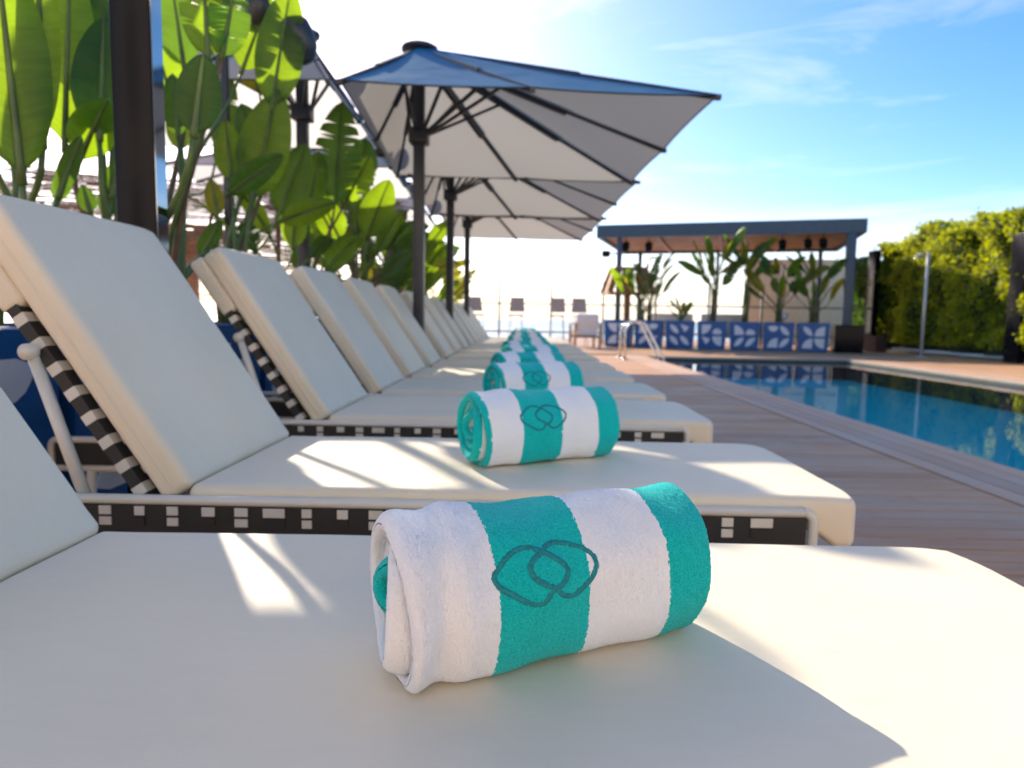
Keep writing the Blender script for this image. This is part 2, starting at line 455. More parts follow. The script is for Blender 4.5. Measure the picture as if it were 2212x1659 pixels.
# ------------------------------------------------------------------ sun loungers (local: x along the bed, y across, z up)
LW = .66
TH = R(56.4)
def make_lounger():
    root = empty('sun_lounger', (0, 0, 0))
    hw = LW / 2
    fr = MB()
    zt, zl, xf, xb = .370, .284, .592, -1.40
    for s in (-1, 1):
        y = s * (hw - .014)
        c = .02   # rounded corners of the flat tube frame
        loop = []
        for (cx, cz, a0) in ((xf - c, zt - c, 90), (xf - c, zl + c, 0), (xb + c, zl + c, -90), (xb + c, zt - c, -180)):
            for q in range(5):
                a = R(a0 - q * 22.5); loop.append((cx + c * math.cos(a), y, cz + c * math.sin(a)))
        loop.append(loop[0])
        fr.tube(loop, .0105, 8)
    for x in (xf - .012, xb + .012, -.30, .20):
        fr.tube([(x, -hw + .02, zl), (x, hw - .02, zl)], .0105, 8)
    fr.tube([(-.70, -hw + .02, zt - .045), (-.70, hw - .02, zt - .045)], .010, 8)
    fr.build('frame', M['white_metal'], root)
    for x in (.50, -1.28):
        for s in (-1, 1):
            MB().tube([(x, s * (hw - .014), zl - .008), (x + (.02 if x > 0 else -.02), s * (hw - .014), 0)], .0145, 10).build('leg', M['white_metal'], root)
    for s in (-1, 1):   # woven black webbing between the two rails, light squares showing through
        wb = MB(); y = s * (hw - .014)
        wb.box(((xf + xb) / 2, y, (zt + zl) / 2), (xf - xb - .03, .010, zt - zl - .022), 0)
        x = xb + .06; k = 0
        rnd = random.Random(5)
        while x < xf - .04:
            wd = rnd.uniform(.020, .028)
            if k % 7 == 5: wd = .044
            yo = y + s * .0062
            if k % 2:
                wb.box((x, yo, zt - .0215), (wd, .004, .0175), 1); wb.box((x, yo, zt - .0440), (wd, .004, .0165), 1)
            else:
                wb.box((x, yo, zt - .0220), (wd, .004, .0185), 1)
                wb.box((x, yo, zt - .0440), (wd, .003, .016), 0)
            x += rnd.uniform(.066, .074); k += 1
        wb.build('woven_band', [M['strap_black'], M['strap_white']], root)
    sl = MB()
    x = -.60
    while x < xf - .05:
        sl.box((x, 0, zl + .006), (.05, LW - .04, .004)); x += .085
    sl.build('webbing_straps', M['strap_black'], root)
    # seat cushion
    x0, x1 = -.685, .705
    def crown(w):
        u = w.x / ((x1 - x0) / 2); v = w.y / .305
        if w.z > 0: w.z += .006 * (1 - min(1, u * u)) * (1 - min(1, v * v)) + .0018 * mnoise.noise(Vector((w.x * 5, w.y * 6, 1.3)))
        tip = max(0, (w.x - ((x1 - x0) / 2 - .10)) / .10)
        if w.z < 0: w.z -= .034 * min(1, tip * 2.2)
        else: w.z -= .006 * tip * tip
        # round the two outer corners in plan
        if tip > 0:
            e = max(0, (abs(w.y) - .20) / .105)
            w.x -= .022 * e * e * tip
        return w
    c = MB().rbox(((x0 + x1) / 2, 0, .362), (x1 - x0, .612, .074), .019, 0, None, 5, (46, 22, 2), crown)
    c.build('seat_cushion', M['cream'], root)
    # backrest (local along d, thickness along n)
    dv = Vector((-math.cos(TH), 0, math.sin(TH))); nv = Vector((math.sin(TH), 0, math.cos(TH)))
    rot = Matrix((dv, Vector((0, 1, 0)), -nv * -1)).transposed()
    L = .715
    base = Vector((-.672, 0, .398))
    rot = Matrix((dv, Vector((0, -1, 0)), nv)).transposed()
    def pil(w):
        u = w.x / (L / 2); v = w.y / .305
        if w.z > 0: w.z += .007 * (1 - min(1, u * u)) * (1 - min(1, v * v)) + .002 * mnoise.noise(Vector((w.x * 6, w.y * 5, 4.2)))
        e = max(0, (abs(w.y) - .24) / .066)
        if u > .8: w.x -= .012 * e * e
        # slack creases by the seam with the seat
        lo = max(0, (-u - .72) / .28)
        w.z += .006 * lo * mnoise.noise(Vector((w.x * 26, w.y * 16, 9.1)))
        return w
    bc = MB().rbox(base + dv * (L / 2) - nv * .037, (L, .612, .074), .019, 0, rot, 5, (26, 22, 2), pil).build('backrest_cushion', M['cream'], root)
    pk = MB().rbox(base + dv * (L - .112) - nv * .100, (.222, .606, .056), .016, 0, rot, 4, (6, 8, 1)).build('head_pocket', M['cream'], bc)
    pp = MB()
    for zz, hx_, hy_, rr in ((.0, L / 2 - .0015, .3055, .030),):
        loop = []
        for (sx_, sy_, a0) in ((1, 1, 0), (-1, 1, 90), (-1, -1, 180), (1, -1, 270)):
            for q in range(6):
                a = R(a0 + q * 18); loop.append(base + dv * (L / 2) - nv * (.037 - zz) + rot @ Vector((sx_ * (hx_ - rr) + rr * math.cos(a), sy_ * (hy_ - rr) + rr * math.sin(a), 0)))
        loop.append(loop[0]); pp.tube(loop, .0032, 6)
    pp.build('piping', M['cream'], bc)
    bf = MB()
    for s in (-1, 1):
        y = s * (hw - .045)
        a = base + dv * .02 - nv * .103; b = base + dv * (L - .16) - nv * .103
        a.y = b.y = y
        bf.bar(a, b, .030, .026, 0, nv)
        n_ = 9
        for k in range(n_):
            p = a.lerp(b, (k + .35) / n_); q = a.lerp(b, (k + .72) / n_)
            bf.bar(p, q, .0312, .0272, 1, nv)
    for k in range(7):
        p = base + dv * (.05 + k * .075) - nv * .097
        bf.bar(p + Vector((0, -hw + .05, 0)), p + Vector((0, hw - .05, 0)), .045, .004, 0, nv)
    bf.build('backrest_frame', [M['strap_black'], M['strap_white']], root)
    for s in (-1, 1):
        st = MB(); y = s * (hw - .030)
        top = base + dv * .40 - nv * .122; top.y = y
        st.tube([top, (-.885, y, .325)], .0125, 12)
        so = st.build('support_strut', M['white_metal'], root)
        MB().tube([top + Vector((0, -s * .012, .004)), top + Vector((0, s * .020, .004))], .0165, 16).build('pivot_cap', M['white_metal'], so)
    return root
FAR = [1.085, 1.985, 3.02, 3.88, 4.80, 5.70, 6.78, 7.72, 8.64, 9.66, 10.58, 11.52, 12.46, 13.40]
proto = make_lounger()
LCY = []
for i, yf in enumerate(FAR):
    o = proto if i == 0 else copy_tree(proto)
    cy = yf - LW / 2 + .015; LCY.append(cy)
    o.location = (random.uniform(-.008, .008) if i > 1 else 0, cy, 0)
    o.rotation_euler.z = R(random.uniform(-.4, .4)) if i > 1 else 0
    lab = {0: 'cream sun lounger in the foreground carrying the nearest striped towel',
           1: 'cream sun lounger second from the camera, its raised back seen whole at left'}.get(i,
           'cream cushioned sun lounger, %s from the camera in the poolside row' % ORD[i])
    if i == 13: lab = 'last and farthest cream sun lounger of the row, nearest the railing'
    tag(o, lab, 'sun lounger', 'sun loungers lined up along the pool deck')

# ------------------------------------------------------------------ rolled towels
TL = .352
STR = [0, .093, .19, .287, 1]          # white | teal | white | teal, measured from the left end
def towel_mesh(na, nt, seed, jag, left_teal, fold):
    """a spiral-rolled thick sheet; returns vertex array, faces, material ids and the outer-surface map"""
    rng = np.random.default_rng(seed)
    turns, r0, r1, th = 3.4, .012, .0785, .0182
    if fold: r1 = .0768
    T = np.linspace(0, 1, nt)
    T = T ** .62           # more samples on the outer wraps
    ang_end = math.radians(-72)   # loose edge tucked under, at the back
    ang = ang_end + (T - 1) * turns * 2 * math.pi
    rad = r0 + (r1 - r0) * T
    # hand-rolled: wraps are not perfect
    wob = sum(a * np.sin(f * ang + p) for a, f, p in ((.0022, 2.0, .4), (.0016, 3.0, 1.9), (.0009, 5.0, .2)))
    rad = rad + wob * (.4 + .6 * T)
    cx, cz = rad * np.cos(ang), rad * np.sin(ang)
    dx, dz = np.gradient(cx), np.gradient(cz)
    ln = np.hypot(dx, dz); nx, nz = dz / ln, -dx / ln
    sgn = np.sign(nx * cx + nz * cz); nx *= sgn; nz *= sgn
    h = np.full(nt, th / 2); e = 14
    for k in range(e):
        h[-1 - k] *= math.sqrt(max(.02, 1 - (1 - k / e) ** 2)); h[k] *= math.sqrt(max(.02, 1 - (1 - k / e) ** 2))
    px = np.concatenate([cx + nx * h, (cx - nx * h)[::-1]])
    pz = np.concatenate([cz + nz * h, (cz - nz * h)[::-1]])
    tt = np.concatenate([T, T[::-1]]); out_side = np.concatenate([np.ones(nt), np.zeros(nt)])
    P_ = len(px)
    # axial stations: dense, with rounded hems at both ends
    s = np.linspace(-TL / 2, TL / 2, na)
    hem = .011
    inset = np.where(s < -TL / 2 + hem, 1 - np.sqrt(np.clip(1 - ((-TL / 2 + hem - s) / hem) ** 2, 0, 1)), 0) + \
            np.where(s > TL / 2 - hem, 1 - np.sqrt(np.clip(1 - ((s - TL / 2 + hem) / hem) ** 2, 0, 1)), 0)
    mx = np.concatenate([cx, cx[::-1]]); mz = np.concatenate([cz, cz[::-1]])
    aa = np.concatenate([ang, ang[::-1]])
    A = np.empty((na, P_, 3))
    endsh = .006 * np.sin(aa * 1.3 + 1) + .007 * np.sin(aa * .55) + (.004 * np.sin(aa * .8 + seed) - .016 if fold else .007 * np.sin(aa * .8 + seed) - .003) * (1 - tt)
    for i in range(na):
        f = .96 * inset[i]
        A[i, :, 1] = px * (1 - f) + mx * f
        A[i, :, 2] = pz * (1 - f) + mz * f
        w = (abs(s[i]) / (TL / 2)) ** 6
        A[i, :, 0] = s[i] + np.sign(s[i]) * endsh * w
    # soft sags and creases along the roll
    sx = A[:, :, 0]; rr = np.hypot(A[:, :, 1], A[:, :, 2]) + 1e-6; an = np.arctan2(A[:, :, 2], A[:, :, 1])
    defo = .0016 * np.sin(sx * 38 + 2 * an + seed) + .0012 * np.sin(sx * 71 - an * 3) + .0010 * np.sin(an * 7 + sx * 20)
    if fold:   # bunched hem near the left end of the towel in front
        defo += .0042 * np.exp(-((sx + .160) / .013) ** 2) * (.9 + .5 * np.sin(an * 2 + .6)) - .0045 * np.exp(-((sx + .134) / .011) ** 2) * (.7 + .6 * np.sin(an * 2 + 1.4)) + .003 * np.exp(-((sx + .112) / .012) ** 2)
    k = 1 + defo / .078 * np.clip(rr / .078, 0, 1)
    A[:, :, 1] *= k; A[:, :, 2] *= k
    A[:, :, 2] *= 1.05; A[:, :, 1] *= 1.0
    # rests on the cushion: flattened underside
    zb = -.079
    z = A[:, :, 2]; low = z < zb + .02
    z[low] = zb + .02 - .02 * np.tanh((zb + .02 - z[low]) / .02)
    outer_ok = (out_side[None, :] > .5) & (tt[None, :] > .71)
    clean = A.copy()
    if jag:
        nrm = np.stack([np.zeros_like(an), np.cos(an), np.sin(an)], -1)
        q = rng.normal(0, jag, an.shape)
        sg = np.where(out_side > .5, 1, -1)[None, :]
        A += nrm * (q * sg)[..., None]
        A += rng.normal(0, jag * .5, A.shape)
    # stripes
    fa = (s[:-1] + s[1:]) / 2 + TL / 2
    m = np.zeros((na - 1, P_), int)
    jit = rng.normal(0, .0005, m.shape)
    pos = fa[:, None] + jit
    m[(pos > STR[1]) & (pos < STR[2])] = 1
    m[pos > STR[3]] = 1
    if left_teal: m[pos < .012] = 1
    inn = (tt < .60)[None, :] & np.ones((na - 1, 1), bool)
    if not left_teal:
        m[(tt[None, :] < .69) & (fa[:, None] < .085)] = 1
        m[(tt[None, :] < .69) & (tt[None, :] > .405) & (out_side[None, :] > .5) & (fa[:, None] < .085)] = 0
        m[(tt[None, :] < .69) & (fa[:, None] < .006) & (tt[None, :] > .405)] = 0
    verts = A.reshape(-1, 3) + np.array([0, 0, -zb])
    i = np.arange(na - 1)[:, None]; j = np.arange(P_)[None, :]; j2 = (j + 1) % P_
    faces = np.stack([i * P_ + j, (i + 1) * P_ + j, (i + 1) * P_ + j2, i * P_ + j2], -1).reshape(-1, 4)
    mats = m.reshape(-1)
    return verts, faces, mats, (clean + np.array([0, 0, -zb]), nt, s)

def mesh_np(name, v, f, mats, mat_ids):
    me = bpy.data.meshes.new(name)
    me.vertices.add(len(v)); me.vertices.foreach_set('co', v.astype(np.float32).ravel())
    me.loops.add(f.size); me.loops.foreach_set('vertex_index', f.astype(np.int32).ravel())
    me.polygons.add(len(f)); me.polygons.foreach_set('loop_start', np.arange(0, f.size, f.shape[1], dtype=np.int32))
    for m in mats: me.materials.append(m)
    me.polygons.foreach_set('material_index', mat_ids.astype(np.int32))
    me.polygons.foreach_set('use_smooth', np.ones(len(f), bool))
    me.update(calc_edges=True); me.validate()
    return me

EMB_A = [(820, 750), (862, 690), (925, 615), (1000, 577), (1080, 596), (1150, 640), (1205, 690), (1207, 735), (1165, 790), (1110, 812), (1085, 862), (1048, 890), (980, 882), (905, 835), (850, 808)]
EMB_B = [(1390, 655), (1335, 590), (1255, 560), (1180, 545), (1118, 575), (1092, 612), (1035, 655), (1008, 705), (1030, 762), (1090, 790), (1130, 808), (1180, 850), (1240, 842), (1300, 795), (1352, 745)]
def smooth_loop(pts, it=3):
    for _ in range(it):
        q = []
        for a, b in zip(pts, pts[1:] + pts[:1]):
            q += [(a[0] * .75 + b[0] * .25, a[1] * .75 + b[1] * .25), (a[0] * .25 + b[0] * .75, a[1] * .25 + b[1] * .75)]
        pts = q
    return pts
def emblem(surf, parent, ring=8, axial=None):
    clean, nt, s = surf
    ax0 = (STR[1] + STR[2]) / 2 - TL / 2 + .004 if axial is None else axial
    oy, oz = clean[:, :, 1], clean[:, :, 2] - .079
    P_ = clean.shape[1]
    # outer surface profile for angle lookup: last turn, outside
    mid = np.argmin(abs(s - ax0))
    a_all = np.arctan2(oz[mid, :nt], oy[mid, :nt])
    first = int(nt * .5)
    c0 = math.radians(158)     # the side turned to the camera, a little above level
    mb = MB()
    for pts in (EMB_A, EMB_B):
        path = []
        for (x, y) in smooth_loop(pts, 2):
            X = (x - 1107) * .000198; Y = -(y - 715) * .000190
            Y -= X * .14
            sx = ax0 + X; ph = c0 - Y / .086
            i = int(np.argmin(abs(s - sx)))
            aa = np.arctan2(oz[i, :nt], oy[i, :nt]); rr = np.hypot(oz[i, :nt], oy[i, :nt])
            dd = np.abs((aa - ph + math.pi) % (2 * math.pi) - math.pi)
            cand = np.where(dd < .06)[0]
            if len(cand) == 0: cand = [int(np.argmin(dd))]
            r = max(rr[c] for c in cand)
            r -= .0031; path.append((sx, r * math.cos(ph), .079 + r * math.sin(ph)))
        path.append(path[0]); path.append(path[1])
        mb.tube(path, .0042, ring, 0, False)
    return mb.build('emblem', M['thread'], parent)

hi = towel_mesh(400, 480, 3, .00030, False, True)
lo = towel_mesh(110, 200, 8, .0004, True, False)
TA = R(26)
towels = []
me_hi = mesh_np('rolled_towel', hi[0], hi[1], [M['terry_white'], M['terry_teal']], hi[2])
me_lo = mesh_np('rolled_towel', lo[0], lo[1], [M['terry_white'], M['terry_teal']], lo[2])
SEAT = .4045
t0 = bpy.data.objects.new('rolled_towel', me_hi); col.objects.link(t0)
emblem(hi[3], t0, 8)
t0.location = (.024, .712, SEAT - .003); t0.rotation_euler.z = TA
tag(t0, 'large white and teal striped towel roll nearest the camera, dark teal emblem in focus', 'towel', 'rolled towels on the loungers')
t1 = bpy.data.objects.new('rolled_towel', me_lo); col.objects.link(t1)
t1.scale = (1.09, 1.09, 1.09)
emblem(lo[3], t1, 6)
towel_dx = [0, .035, .045, .03, .05, .03, .04, .03, .045, .03, .04, .03, .04, .03]
for i in range(1, len(FAR)):
    o = t1 if i == 1 else copy_tree(t1)
    o.location = (towel_dx[i] + (.008 if i == 1 else 0), LCY[i] + .005, SEAT - .001)
    o.rotation_euler.z = R(32 + random.uniform(-3, 3)) if i > 1 else R(29)
    tag(o, ('striped towel roll with a teal spiral end on the second lounger from the camera' if i == 1 else
            'blurred teal and white striped towel roll, %s from the camera' % ORD[i] if i < 13 else
            'farthest teal and white towel roll at the end of the row'), 'towel', 'rolled towels on the loungers')

# ------------------------------------------------------------------ planters with their painted motif
def motif(seed):
    rnd = random.Random(seed)
    out = []
    arc = lambda cx, cy, r, a0, a1, n=8: [(cx + r * math.cos(R(a0 + (a1 - a0) * q / n)), cy + r * math.sin(R(a0 + (a1 - a0) * q / n))) for q in range(n + 1)]
    cells = [(.30, .70), (.70, .70), (.30, .28), (.70, .28)]
    for (cx, cy) in cells:
        k = rnd.choice(['leaf', 'leaf', 'quarter', 'quarter', 'petal', 'half'])
        r = .17; f = rnd.choice((-1, 1)); g_ = rnd.choice((-1, 1))
        if k == 'leaf':
            p = arc(-r, r, 2 * r, -90, 0) + arc(r, -r, 2 * r, 90, 180)
            p = [(x * .95, y * .95) for x, y in p]
        elif k == 'quarter': p = [(-r, -r)] + arc(-r, -r, 2 * r, 0, 90)
        elif k == 'petal': p = [(-r, -r)] + arc(-r, -r, 1.9 * r, 15, 60) 
        else: p = arc(0, -r * .8, r, 0, 180) + [(-r * .4, -r), (r * .4, -r)]
        out.append([(cx + x * f, cy + y * g_) for x, y in p])
    return out
def planter(loc, rz, w, h, seed, label, group, faces=('front',)):
    mb = MB(); t = .03
    tw = w * .46    # slight taper to the foot
    o = w / 2
    vs = [(-tw, -tw, 0.02), (tw, -tw, 0.02), (tw, tw, 0.02), (-tw, tw, 0.02), (-o, -o, h), (o, -o, h), (o, o, h), (-o, o, h),
          (-o + t, -o + t, h), (o - t, -o + t, h), (o - t, o - t, h), (-o + t, o - t, h),
          (-o + t, -o + t, h - .07), (o - t, -o + t, h - .07), (o - t, o - t, h - .07), (-o + t, o - t, h - .07)]
    fs = [(3, 2, 1, 0), (0, 1, 5, 4), (1, 2, 6, 5), (2, 3, 7, 6), (3, 0, 4, 7), (4, 5, 9, 8), (5, 6, 10, 9), (6, 7, 11, 10), (7, 4, 8, 11),
          (8, 9, 13, 12), (9, 10, 14, 13), (10, 11, 15, 14), (11, 8, 12, 15)]
    mb.add(vs, fs, 0)
    root = empty('planter', loc, rz)
    tag(root, label, 'planter', group)
    so = MB(); so.add([vs[12], vs[13], vs[14], vs[15]], [(0, 1, 2, 3)]); so.build('soil', M['soil'], root)
    pm = mb
    for q, rzf in (('front', 0), ('right', 90), ('back', 180), ('left', 270)):
        if q not in faces: continue
        rm = Matrix.Rotation(R(rzf), 3, 'Z')
        hh = h - .02
        lean = (o - tw) / hh
        u = Vector((1, 0, 0)); v = Vector((0, -lean, 1)); n = Vector((0, -1, 0))
        for p in motif(seed * 7 + rzf):
            pts = [((x - .5) * w * .92, y * hh) for x, y in p]
            pm.prism(pts, rm @ Vector((0, -tw, .02)), rm @ u, rm @ v, rm @ n, .004, 1)
    pm.build('tub', [M['planter_blue'], M['planter_white']], root)
    return root
PX = -1.90
PYS = [1.80 + .86 * k for k in range(15)]
for i, y in enumerate(PYS):
    planter((PX, y, 0), R(90), .80, .695, i + 1,
            'blue planter with white shapes behind the lounger heads, %s from the camera' % (ORD[i] if i < 14 else 'fifteenth'),
            'planters behind the loungers', ('front', 'left', 'right'))
# far row under the pergola
a_, b_ = Vector((2.75, 20.0, 0)), Vector((7.83, 18.55, 0))
rowdir = (b_ - a_).normalized(); rowang = math.atan2(rowdir.y, rowdir.x)
FARP = []
for i in range(7):
    p = a_.lerp(b_, i / 6)
    p = p * .95; FARP.append(p)
    nm = ['leftmost, beside the pool handrail', 'second from the left', 'third from the left', 'middle one', 'third from the right', 'second from the right', 'rightmost, next to the black post base'][i]
    planter(p + Vector((-rowdir.y * .4, rowdir.x * .4, 0)), rowang, .76, .76, 31 + i * 3, 'square blue and white planter across the pool, ' + nm, 'planters in front of the pergola', ('front', 'left', 'right'))

# ------------------------------------------------------------------ banana plants
def blade(mb, base, tip, width, face, droop=.12, fold=.25, splits=0, seed=0, mat=0, shape=.9):
    """one leaf blade from base to tip, broad side turned towards `face`"""
    rnd = random.Random(seed)
    base, tip = Vector(base), Vector(tip); ax = tip - base; L = ax.length; ax.normalize()
    f = Vector(face); f = (f - ax * f.dot(ax)).normalized()
    side = ax.cross(f).normalized()
    nu, nv = 26, 5
    wav = [rnd.uniform(0, 6.28) for _ in range(4)]
    cuts = sorted(rnd.sample(range(4, nu - 2), min(splits, nu - 7))) if splits else []
    cutset = {(c, sd) for c in cuts for sd in ((-1, 1) if rnd.random() < .6 else (rnd.choice((-1, 1)),))}
    prof = lambda t: (math.sin(math.pi * min(1, max(0, t)) ** shape) ** .55) * (1 - .25 * t)
    def pt(t, v, sd, lag=0.0):
        w = width / 2 * prof(t)
        c = base + ax * (L * t) - f * (droop * L * (t ** 2 - t) * -1.0) + Vector((0, 0, -droop * L * t ** 3 * .9))
        a = v * w
        lift = fold * a * (1 - .4 * v)
        rip = .018 * width * math.sin(t * 17 + wav[0 if sd > 0 else 1]) * v + .02 * width * math.sin(t * 7 + wav[2]) * v * v
        curl = -.22 * width * (v ** 3) * (.4 + .6 * abs(math.sin(t * 3 + wav[3]))) * .5
        return c + side * sd * a + f * (lift + rip + curl) + ax * (L * .07 * v * (1 - t) - lag * L * v)
    for sd in (-1, 1):
        seg = 0
        i = 0
        while i < nu:
            j = i + 1
            while j < nu and (j, sd) not in cutset: j += 1
            vs, uv = [], []
            gap = .016 if splits else 0
            for a in range(i, j + 1):
                for b in range(nv + 1):
                    t = a / nu; v = b / nv
                    lag = 0
                    if splits and v > .25:
                        if a == j and j < nu: lag = gap * (v - .25) * 1.4
                        if a == i and i > 0: lag = -gap * (v - .25) * 1.4
                    vs.append(pt(t, v, sd, lag)); uv.append((t, .5 + .5 * sd * v))
            n1 = nv + 1; fs = []
            for a in range(j - i):
                for b in range(nv):
                    q = (a * n1 + b, (a + 1) * n1 + b, (a + 1) * n1 + b + 1, a * n1 + b + 1)
                    fs.append(q if sd < 0 else q[::-1])
            mb.add(vs, fs, mat, True, uv)
            i = j
    return [base + ax * (L * t) - f * (droop * L * (t ** 2 - t) * -1.0) + Vector((0, 0, -droop * L * t ** 3 * .9)) for t in [q / 10 for q in range(11)]]

def petiole(mb, root, base, nxt, r0, r1, mat=0, bow=.1):
    root, base = Vector(root), Vector(base)
    d = (Vector(nxt) - base).normalized(); L = (base - root).length
    path, rs = [], []
    c1 = root + Vector((0, 0, L * .5)); c2 = base - d * L * .3
    for k in range(11):
        t = k / 10; u = 1 - t
        path.append(root * u ** 3 + c1 * 3 * u * u * t + c2 * 3 * u * t * t + base * t ** 3)
        rs.append(r0 + (r1 - r0) * t)
    mb.tube(path, rs, 8, mat)

def plant(name, loc, leaves, label, cat, group, leafmats, stemmats):
    """leaves: (base, tip, width, face, droop, fold, splits, mat)"""
    root = empty(name, loc)
    tag(root, label, cat, group)
    fo, st = MB(), MB(); L0 = Vector(loc)
    for k, (b, t, w, face, droop, fold, sp, mt) in enumerate(leaves):
        b, t = Vector(b) - L0, Vector(t) - L0
        rib = blade(fo, b, t, w, face, droop, fold, sp, seed=k * 13 + int(abs(loc[1]) * 100), mat=mt)
        st.tube(rib, [.011 * (1 - q / 11) + .003 for q in range(11)], 6)
        rt = Vector((random.uniform(-.07, .07), random.uniform(-.07, .07), 0))
        petiole(st, rt, b, rib[1], random.uniform(.013, .022), .009, 1 if random.random() < .22 else 0)
    fo.build('foliage', leafmats, root); st.build('stems', stemmats, root)
    return root
LM = [M['leaf'], M['leaf_yellow'], M['leaf_dark']]; SM = [M['stem'], M['stem_brown']]
TOC = Vector((1.1, -1.6, .15))    # roughly towards the terrace
def lf(bx, by, tx, ty, Y, wpx, dy=0, face=None, droop=.06, fold=.22, sp=0, mt=0):
    b, t = at(bx, by, Y=Y), at(tx, ty, Y=Y + dy)
    return (b, t, wpx * Y / FPX, face or (Vector((0, 0, CAM_H)) - b) + Vector((random.uniform(-.3, .3), 0, random.uniform(-.3, .3))), droop, fold, sp, mt)
PZ = .62
G_P = 'banana plants in the planters behind the loungers'
plants = [
 ((PX + .05, 2.48, PZ), [lf(48, 400, -15, -190, 2.05, 170), lf(92, 322, 78, -230, 2.12, 84, dy=.05), lf(140, 330, 150, -120, 2.95, 130, mt=0, dy=.1), lf(-40, 300, -220, -160, 2.3, 240),  # last leaf on this line added out of view to block sun
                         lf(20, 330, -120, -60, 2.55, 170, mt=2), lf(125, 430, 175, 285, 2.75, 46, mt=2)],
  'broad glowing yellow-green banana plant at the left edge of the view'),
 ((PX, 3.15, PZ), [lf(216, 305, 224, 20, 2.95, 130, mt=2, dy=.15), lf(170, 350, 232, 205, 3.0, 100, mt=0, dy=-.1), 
                   lf(240, 430, 262, 330, 3.1, 48, mt=2), lf(205, 200, 150, -90, 3.2, 150, mt=2), lf(196, 462, 178, 395, 2.9, 40, mt=2), lf(236, 470, 228, 400, 3.1, 44, mt=2), lf(120, 440, 150, 350, 3.1, 40, mt=2), lf(246, 240, 254, -70, 3.4, 76, mt=0), lf(238, 150, 246, -120, 3.25, 110, mt=2)],  # last two leaves stretched and added to shade the foreground lounger
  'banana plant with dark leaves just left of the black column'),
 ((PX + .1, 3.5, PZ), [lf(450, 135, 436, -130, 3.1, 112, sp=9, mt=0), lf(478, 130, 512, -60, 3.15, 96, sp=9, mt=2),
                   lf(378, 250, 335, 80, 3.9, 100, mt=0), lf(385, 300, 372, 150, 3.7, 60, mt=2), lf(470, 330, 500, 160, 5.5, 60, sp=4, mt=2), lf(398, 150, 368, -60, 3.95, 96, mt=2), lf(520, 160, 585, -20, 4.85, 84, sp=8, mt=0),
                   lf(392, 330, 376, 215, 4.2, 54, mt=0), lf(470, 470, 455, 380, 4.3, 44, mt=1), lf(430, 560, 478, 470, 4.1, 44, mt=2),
                   ((-2.18, 4.46, 3.02), (-2.95, 4.56, 3.20), .40, (-.4, .6, .8), .05, .15, 0, 0)],  # extra leaf above the view, added to shade the foreground lounger
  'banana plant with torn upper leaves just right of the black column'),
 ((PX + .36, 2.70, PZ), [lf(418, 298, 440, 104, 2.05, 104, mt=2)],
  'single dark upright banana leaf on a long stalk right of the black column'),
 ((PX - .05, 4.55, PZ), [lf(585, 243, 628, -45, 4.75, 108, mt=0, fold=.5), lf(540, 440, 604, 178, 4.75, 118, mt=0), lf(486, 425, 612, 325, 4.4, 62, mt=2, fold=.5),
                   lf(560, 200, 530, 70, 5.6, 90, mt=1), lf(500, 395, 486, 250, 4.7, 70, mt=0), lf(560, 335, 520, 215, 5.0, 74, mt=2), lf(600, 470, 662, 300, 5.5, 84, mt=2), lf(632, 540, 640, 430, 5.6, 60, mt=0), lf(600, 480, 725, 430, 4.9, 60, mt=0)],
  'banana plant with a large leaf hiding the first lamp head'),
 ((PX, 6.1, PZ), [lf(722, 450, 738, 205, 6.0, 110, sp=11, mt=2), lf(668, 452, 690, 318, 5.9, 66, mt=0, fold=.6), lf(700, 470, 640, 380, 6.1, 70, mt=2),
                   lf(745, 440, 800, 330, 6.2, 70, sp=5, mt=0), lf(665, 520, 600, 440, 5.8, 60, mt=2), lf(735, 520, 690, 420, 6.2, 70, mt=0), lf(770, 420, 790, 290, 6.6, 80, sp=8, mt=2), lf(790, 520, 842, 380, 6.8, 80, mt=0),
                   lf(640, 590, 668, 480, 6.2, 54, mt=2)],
  'banana plant with a tall split leaf left of the near parasol pole'),
]
GAP_SUN = []
for loc, lv, lab in plants:
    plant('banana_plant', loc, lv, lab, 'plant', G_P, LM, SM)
def rand_leaves(loc, n, hmin, hmax, spread, seed, lw=(.22, .36), ll=(.5, .85), mats=(0, 0, 1, 2), sp=.4, lean=(0, 0)):
    rnd = random.Random(seed); out = []
    for k in range(n):
        a = 2 * math.pi * (k / n) + rnd.uniform(-.5, .5)
        h = rnd.uniform(hmin, hmax)
        r = spread * rnd.uniform(.25, 1) * .45
        b = Vector(loc) + Vector((math.cos(a) * r + lean[0] * .4, math.sin(a) * r + lean[1] * .4, h))
        L = rnd.uniform(*ll); up = rnd.uniform(.7, 2.0)
        d = Vector((math.cos(a) + lean[0], math.sin(a) + lean[1], up)).normalized()
        f = Vector((rnd.uniform(-.3, .8), rnd.uniform(-1.2, -.3), rnd.uniform(.1, .7)))
        out.append((b, b + d * L, rnd.uniform(*lw), f, rnd.uniform(.12, .3), rnd.uniform(.1, .5), rnd.randint(4, 10) if rnd.random() < sp else 0, rnd.choice(mats)))
    return out
rest = [(6.95, 8, .6, 1.25, .8, 'leafy banana plant on the planter just left of the near parasol pole'),
        (7.8, 8, .6, 1.3, .9, 'dense banana plant between the two nearest parasol poles'),
        (8.75, 8, .5, 1.2, .9, 'dense banana plant behind the second parasol pole'),
        (9.7, 8, .5, 1.1, .9, 'yellow-green banana plant right of the near parasol pole'),
        (10.7, 8, .4, 1.1, 1.0, 'yellow banana plant farther along the planter row'),
        (12.0, 7, .4, 1.0, 1.0, 'small yellow palm-like plant by the third parasol pole'),
        (13.4, 7, .3, .9, 1.0, 'farthest leafy plant at the end of the planter row')]
